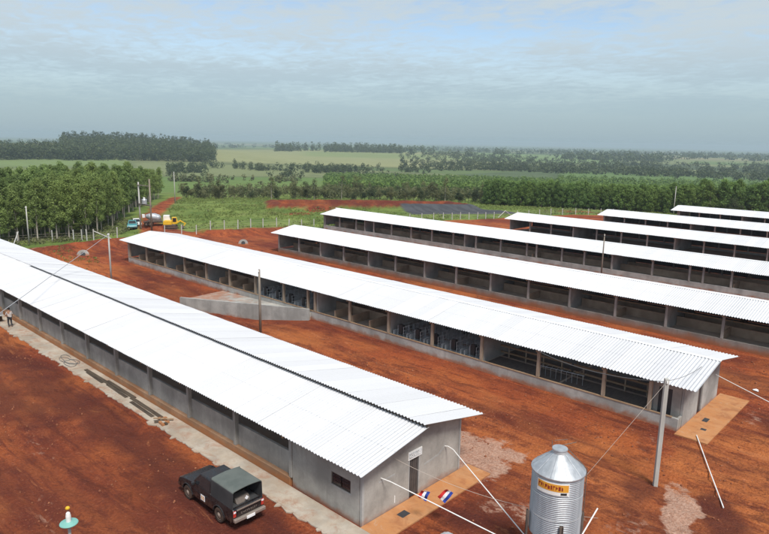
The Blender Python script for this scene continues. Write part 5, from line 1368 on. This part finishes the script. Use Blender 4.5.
# trees along the far side of the grass field
rnd = [round_meshes(200 + i, 7.0 + 1.2 * (i % 3), 2.5 + 0.5 * (i % 2), 32, 90, 0.18, 'leaf_b' if i % 3 else 'leaf_d', 'bark_dark') for i in range(6)]
dry = [euc_meshes(230 + i, 8.0, 2.5, 1.7, 22, 16, 0.28, 'leaf_b', 'bark', 0.2) for i in range(2)]
mid = []
px = 176
while px < 520:
    for row in range(2):
        r_ = 226 + row * 22 + random.uniform(-9, 9) + max(0, (330 - px)) * 0.06
        p_ = pol(px + random.uniform(-3, 3), r_)
        dens = 0.3 if px < 245 else 0.55
        if random.random() < dens: mid.append((p_, px, row))
    px += 5.2
for k, ((x, y), px_, row) in enumerate(mid):
    if k % 9 == 4: plant_tree('slender_tree', dry[k % 2], x, y, random.uniform(.75, 1.1), random.uniform(0, 6.28), 'thin sparse tree among the bushes beyond the grass field', 'sparse trees beyond the grass field')
    else: plant_tree('bushy_tree', rnd[k % 6], x, y, random.uniform(.42, .78) * (1.3 if k % 7 == 0 else 1), random.uniform(0, 6.28), 'rounded bushy tree in the belt beyond the grass field', 'bushy trees beyond the grass field')
merged_wood('bush_belt', [pol(random.uniform(190, 525), random.uniform(232, 310)) for _ in range(300)], 3.4, 2.0, 34, 5, 0.3, 'leaf_b', 'low bushes filling the belt beyond the grass field', 7, 0.1, 0.4)

# right plantation
pla = [euc_meshes(300 + i, 7.0 + 0.4 * (i % 3), 0.9, 1.75, 44, 100, 0.16, 'leaf_p', 'bark_dark', 0.55) for i in range(4)]
FR = [(172, 116), (180.4, 99), (190, 84), (194, 68), (197, 50), (200, 30)]
def fr_pt(t_):
    L = [0]
    for a, b in zip(FR[:-1], FR[1:]): L.append(L[-1] + math.dist(a, b))
    s_ = t_ * L[-1]
    for i in range(len(FR) - 1):
        if s_ <= L[i + 1]:
            q = (s_ - L[i]) / (L[i + 1] - L[i]); return (FR[i][0] + q * (FR[i + 1][0] - FR[i][0]), FR[i][1] + q * (FR[i + 1][1] - FR[i][1]))
    return FR[-1]
psp = []
for row in range(36):
    for k in range(44):
        bx, by = fr_pt((k + 0.5 * (row % 2)) / 44.0)
        rr_ = math.hypot(bx, by); f_ = (rr_ + row * 2.9) / rr_
        psp.append((row, bx * f_ + random.uniform(-.5, .5), by * f_ + random.uniform(-.5, .5)))
for k, (row, x, y) in enumerate([p for p in psp if p[0] < 5]):
    plant_tree('plantation_tree', pla[k % 4], x, y, random.uniform(.8, 1.12) * (1.0 + 0.3 * float(sstep(80, 45, y))), random.uniform(0, 6.28), 'young dense green tree of the plantation behind the far sheds', 'plantation trees behind the far sheds')
merged_wood('plantation', [(p[1], p[2]) for p in psp if p[0] >= 5], 7.2, 1.8, 16, 8, 0.4, 'leaf_p', 'mass of plantation crowns behind the far sheds', 9, 0.4, 0.12)
for (px_, r_, s_) in ((727, 205, 1.15), (742, 200, .85), (756, 212, .95)):
    x, y = pol(px_, r_); plant_tree('dark_tree', rnd[0 if s_ > 1.3 else 3], x, y, s_, 1.0, {727: 'largest dark round tree rising above the plantation at far right', 742: 'middle dark round tree right of the largest one at far right', 756: 'rightmost dark round tree over the plantation at the edge'}[px_], 'dark trees at far right')

# far woods and plantations
def patchy(n, px0, px1, r0, r1, scale, thr, seed, gauss=False):
    out = []; tries = 0
    while len(out) < n and tries < n * 40:
        tries += 1
        r_ = random.gauss((r0 + r1) / 2, (r1 - r0) / 4) if gauss else r0 * (r1 / r0) ** random.random()
        p_ = pol(random.uniform(px0, px1), r_)
        if float(vnoise(p_[0] / scale, p_[1] / scale, seed)) * 0.65 + float(vnoise(p_[0] / scale * 2.7, p_[1] / scale * 2.7, seed + 3)) * 0.35 > thr: out.append(p_)
    return out
merged_wood('young_plantation', [pol(random.uniform(325, 640), random.uniform(360, 700)) for _ in range(2600)], 4.6, 2.6, 7, 4, 0.9, 'leaf_y', 'paler green plantation spreading behind the bush belt', 21, 0.2, 0.2)
merged_wood('young_plantation', [pol(random.uniform(560, 815), random.uniform(330, 760)) for _ in range(1500)], 6.0, 3.0, 8, 4, 0.95, 'leaf_p', 'low green woodland spreading behind the right plantation', 31, 0.15, 0.3)
merged_wood('far_woodland', patchy(700, 430, 830, 950, 2100, 200, 0.44, 64), 6.5, 9.0, 11, 3, 1.9, 'leaf_d', 'low merged scrub across the far plain at right', 32, 0.0, 0.35)
merged_wood('far_woodland', patchy(240, 165, 430, 660, 880, 60, 0.45, 51, True), 7.5, 4.5, 22, 4, 0.85, 'leaf_d', 'dark strip of wood across the middle farmland', 22, 0.05, 0.45)
merged_wood('far_woodland', [pol(random.uniform(-60, 125), random.uniform(1020, 1180)) for _ in range(800)] + [pol(random.uniform(60, 214), random.uniform(1000, 1380)) for _ in range(1300)], 16, 7.0, 18, 4, 1.35, 'leaf_d', 'dark wood covering the low hill at left', 23, 0.1, 0.3)
merged_wood('far_woodland', patchy(300, 62, 210, 1490, 1620, 60, 0.35, 52), 21, 5.5, 18, 4, 1.3, 'leaf_d', 'tall tree row along the crest of the left hill', 24, 0.1, 0.3)
merged_wood('far_woodland', patchy(260, 276, 402, 1860, 2060, 90, 0.36, 53, True), 19, 8.0, 18, 4, 1.8, 'leaf_d', 'dark tree line on the pale far field', 25, 0.05, 0.5)
merged_wood('far_woodland', patchy(300, 400, 820, 900, 1700, 120, 0.55, 54) + patchy(70, 490, 565, 1000, 1120, 60, 0.3, 56, True), 8.5, 6.5, 20, 4, 1.25, 'leaf_d', 'scattered woods across the far plain at right', 26, 0.05, 0.5)
merged_wood('far_woodland', patchy(450, 380, 840, 1800, 3600, 260, 0.56, 57) + patchy(500, -40, 840, 3200, 6000, 500, 0.48, 58), 14, 15.0, 8, 4, 4.0, 'leaf_d', 'distant woods fading along the horizon', 27, 0.02, 0.4)
merged_wood('far_woodland', patchy(60, 165, 300, 480, 560, 30, 0.4, 59, True), 4, 2.6, 12, 4, 0.8, 'leaf_b', 'thin hedge in the green field behind the red track', 28, 0.05, 0.5)

# weeds and grass tufts on the field
def tufts(name, n, place, size, mat, label, seed, nl=6):
    g = np.random.default_rng(seed); P_ = np.array([place(g) for _ in range(n)])
    keep = np.array([True] * len(P_)); P_ = P_[keep]
    z = zt(P_[:, 0], P_[:, 1]); s = size * g.uniform(0.5, 1.6, len(P_))
    C = np.stack([P_[:, 0], P_[:, 1], z + s * 0.45], 1)
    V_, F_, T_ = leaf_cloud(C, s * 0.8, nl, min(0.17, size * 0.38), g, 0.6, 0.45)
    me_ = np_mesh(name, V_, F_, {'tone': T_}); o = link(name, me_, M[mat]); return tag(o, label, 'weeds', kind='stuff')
def field_place(g):
    while True:
        x = g.uniform(50, 215); y = g.uniform(55, 225); r_ = math.hypot(x, y)
        if r_ > 240 or y < float(soil_limit(x)) + 1.0: continue
        if edge_d(x, y) > -5 and x < 115: continue
        if float(lag_d(np.array(x), np.array(y))) < 4 or float(lin_d(np.array(x), np.array(y))) < 2: continue
        if float(seg_dist(np.array(x), np.array(y), ROAD)) < 2.5: continue
        if float(vnoise(x / 9.0, y / 9.0, 5)) < g.uniform(0.1, 0.75): continue
        return (x, y)
tufts('field_weeds', 8000, field_place, 0.42, 'weed', 'low weeds and tufts across the green field', 41, 9)
tufts('field_shrubs', 70, field_place, 0.9, 'leaf_b', 'small dark shrubs dotted over the green field', 42, 26)
def under_place(g):
    while True:
        x = g.uniform(22, 62); y = g.uniform(106, 130); d_ = edge_d(x, y)
        if -3.5 < d_ < 6 and y > float(soil_limit(x)) + .2: return (x, y)
tufts('forest_undergrowth', 900, under_place, 0.6, 'leaf_b', 'undergrowth at the foot of the eucalyptus stand', 43, 9)
def site_place(g):
    while True:
        x = g.uniform(28, 38); y = g.uniform(84, 103)
        if float(vnoise(x / 3.0, y / 3.0, 15)) > 0.55: return (x, y)
tufts('site_weeds', 160, site_place, 0.28, 'weed', 'sparse weeds on the bare soil behind the first shed', 44)

# clods and stones on the bare soil
g = np.random.default_rng(77); V_, F_ = [], []
ico = [(0, 0, 1), (.9, 0, .2), (.28, .85, .2), (-.72, .53, .2), (-.72, -.53, .2), (.28, -.85, .2), (0, 0, -.6)]
icf = [(0, 1, 2), (0, 2, 3), (0, 3, 4), (0, 4, 5), (0, 5, 1), (6, 2, 1), (6, 3, 2), (6, 4, 3), (6, 5, 4), (6, 1, 5)]
ico = np.array(ico)
cx = g.uniform(-2, 58, 42000); cy = g.uniform(6, 104, 42000)
ok = ~in_shed(cx, cy, 1.5) & (vnoise(cx / 2.2, cy / 5.0, 9) * vnoise(cx / 0.8, cy / 0.8, 10) > g.uniform(0.12, 0.7, 42000)) & ~((cx > 16.4) & (cx < 28) & (cy > 16.8) & (cy < 19)) & ~((cx > 16.4) & (cx < 18.9) & (cy > 16.8))
cx, cy = cx[ok], cy[ok]; cz = zt(cx, cy)
sz = 0.02 + 0.085 * g.uniform(0, 1, len(cx)) ** 3.2
ang = g.uniform(0, 6.28, len(cx))
st = ico[None] * (sz[:, None, None] * g.uniform(0.6, 1.3, (len(cx), 7, 3)))
ca_, sa_ = np.cos(ang)[:, None], np.sin(ang)[:, None]
VX = st[:, :, 0] * ca_ - st[:, :, 1] * sa_ + cx[:, None]; VY = st[:, :, 0] * sa_ + st[:, :, 1] * ca_ + cy[:, None]; VZ = st[:, :, 2] + cz[:, None]
VV = np.stack([VX, VY, VZ], 2).reshape(-1, 3)
FF = (np.array(icf)[None] + 7 * np.arange(len(cx))[:, None, None]).reshape(-1, 3)
me = np_mesh('soil_clods', VV, FF); tag(link('soil_clods', me, M['clod']), 'small clods and stones strewn over the red soil', 'clods', kind='stuff')

# ------------------------------------------------------------------ haze
hz = MB().box(-23500, 23500, -23500, 23500, -230, 34).mesh('haze')
hm = bpy.data.materials.new('haze'); hm.use_nodes = True; ht = hm.node_tree; ht.nodes.clear()
ho = ht.nodes.new('ShaderNodeOutputMaterial'); pv = ht.nodes.new('ShaderNodeVolumePrincipled'); ht.links.new(pv.outputs[0], ho.inputs['Volume'])
pv.inputs['Color'].default_value = (0.56, 0.67, 0.77, 1); pv.inputs['Density'].default_value = 0.00017; pv.inputs['Anisotropy'].default_value = 0.1
hzo = link('haze', hz, hm); tag(hzo, kind='stuff')
print('OBJECTS', len(bpy.data.objects), 'spots', len(spots), 'mid', len(mid), 'clods', len(cx), 'tris', sum(len(m.loops) - 2 * len(m.polygons) for m in bpy.data.meshes))
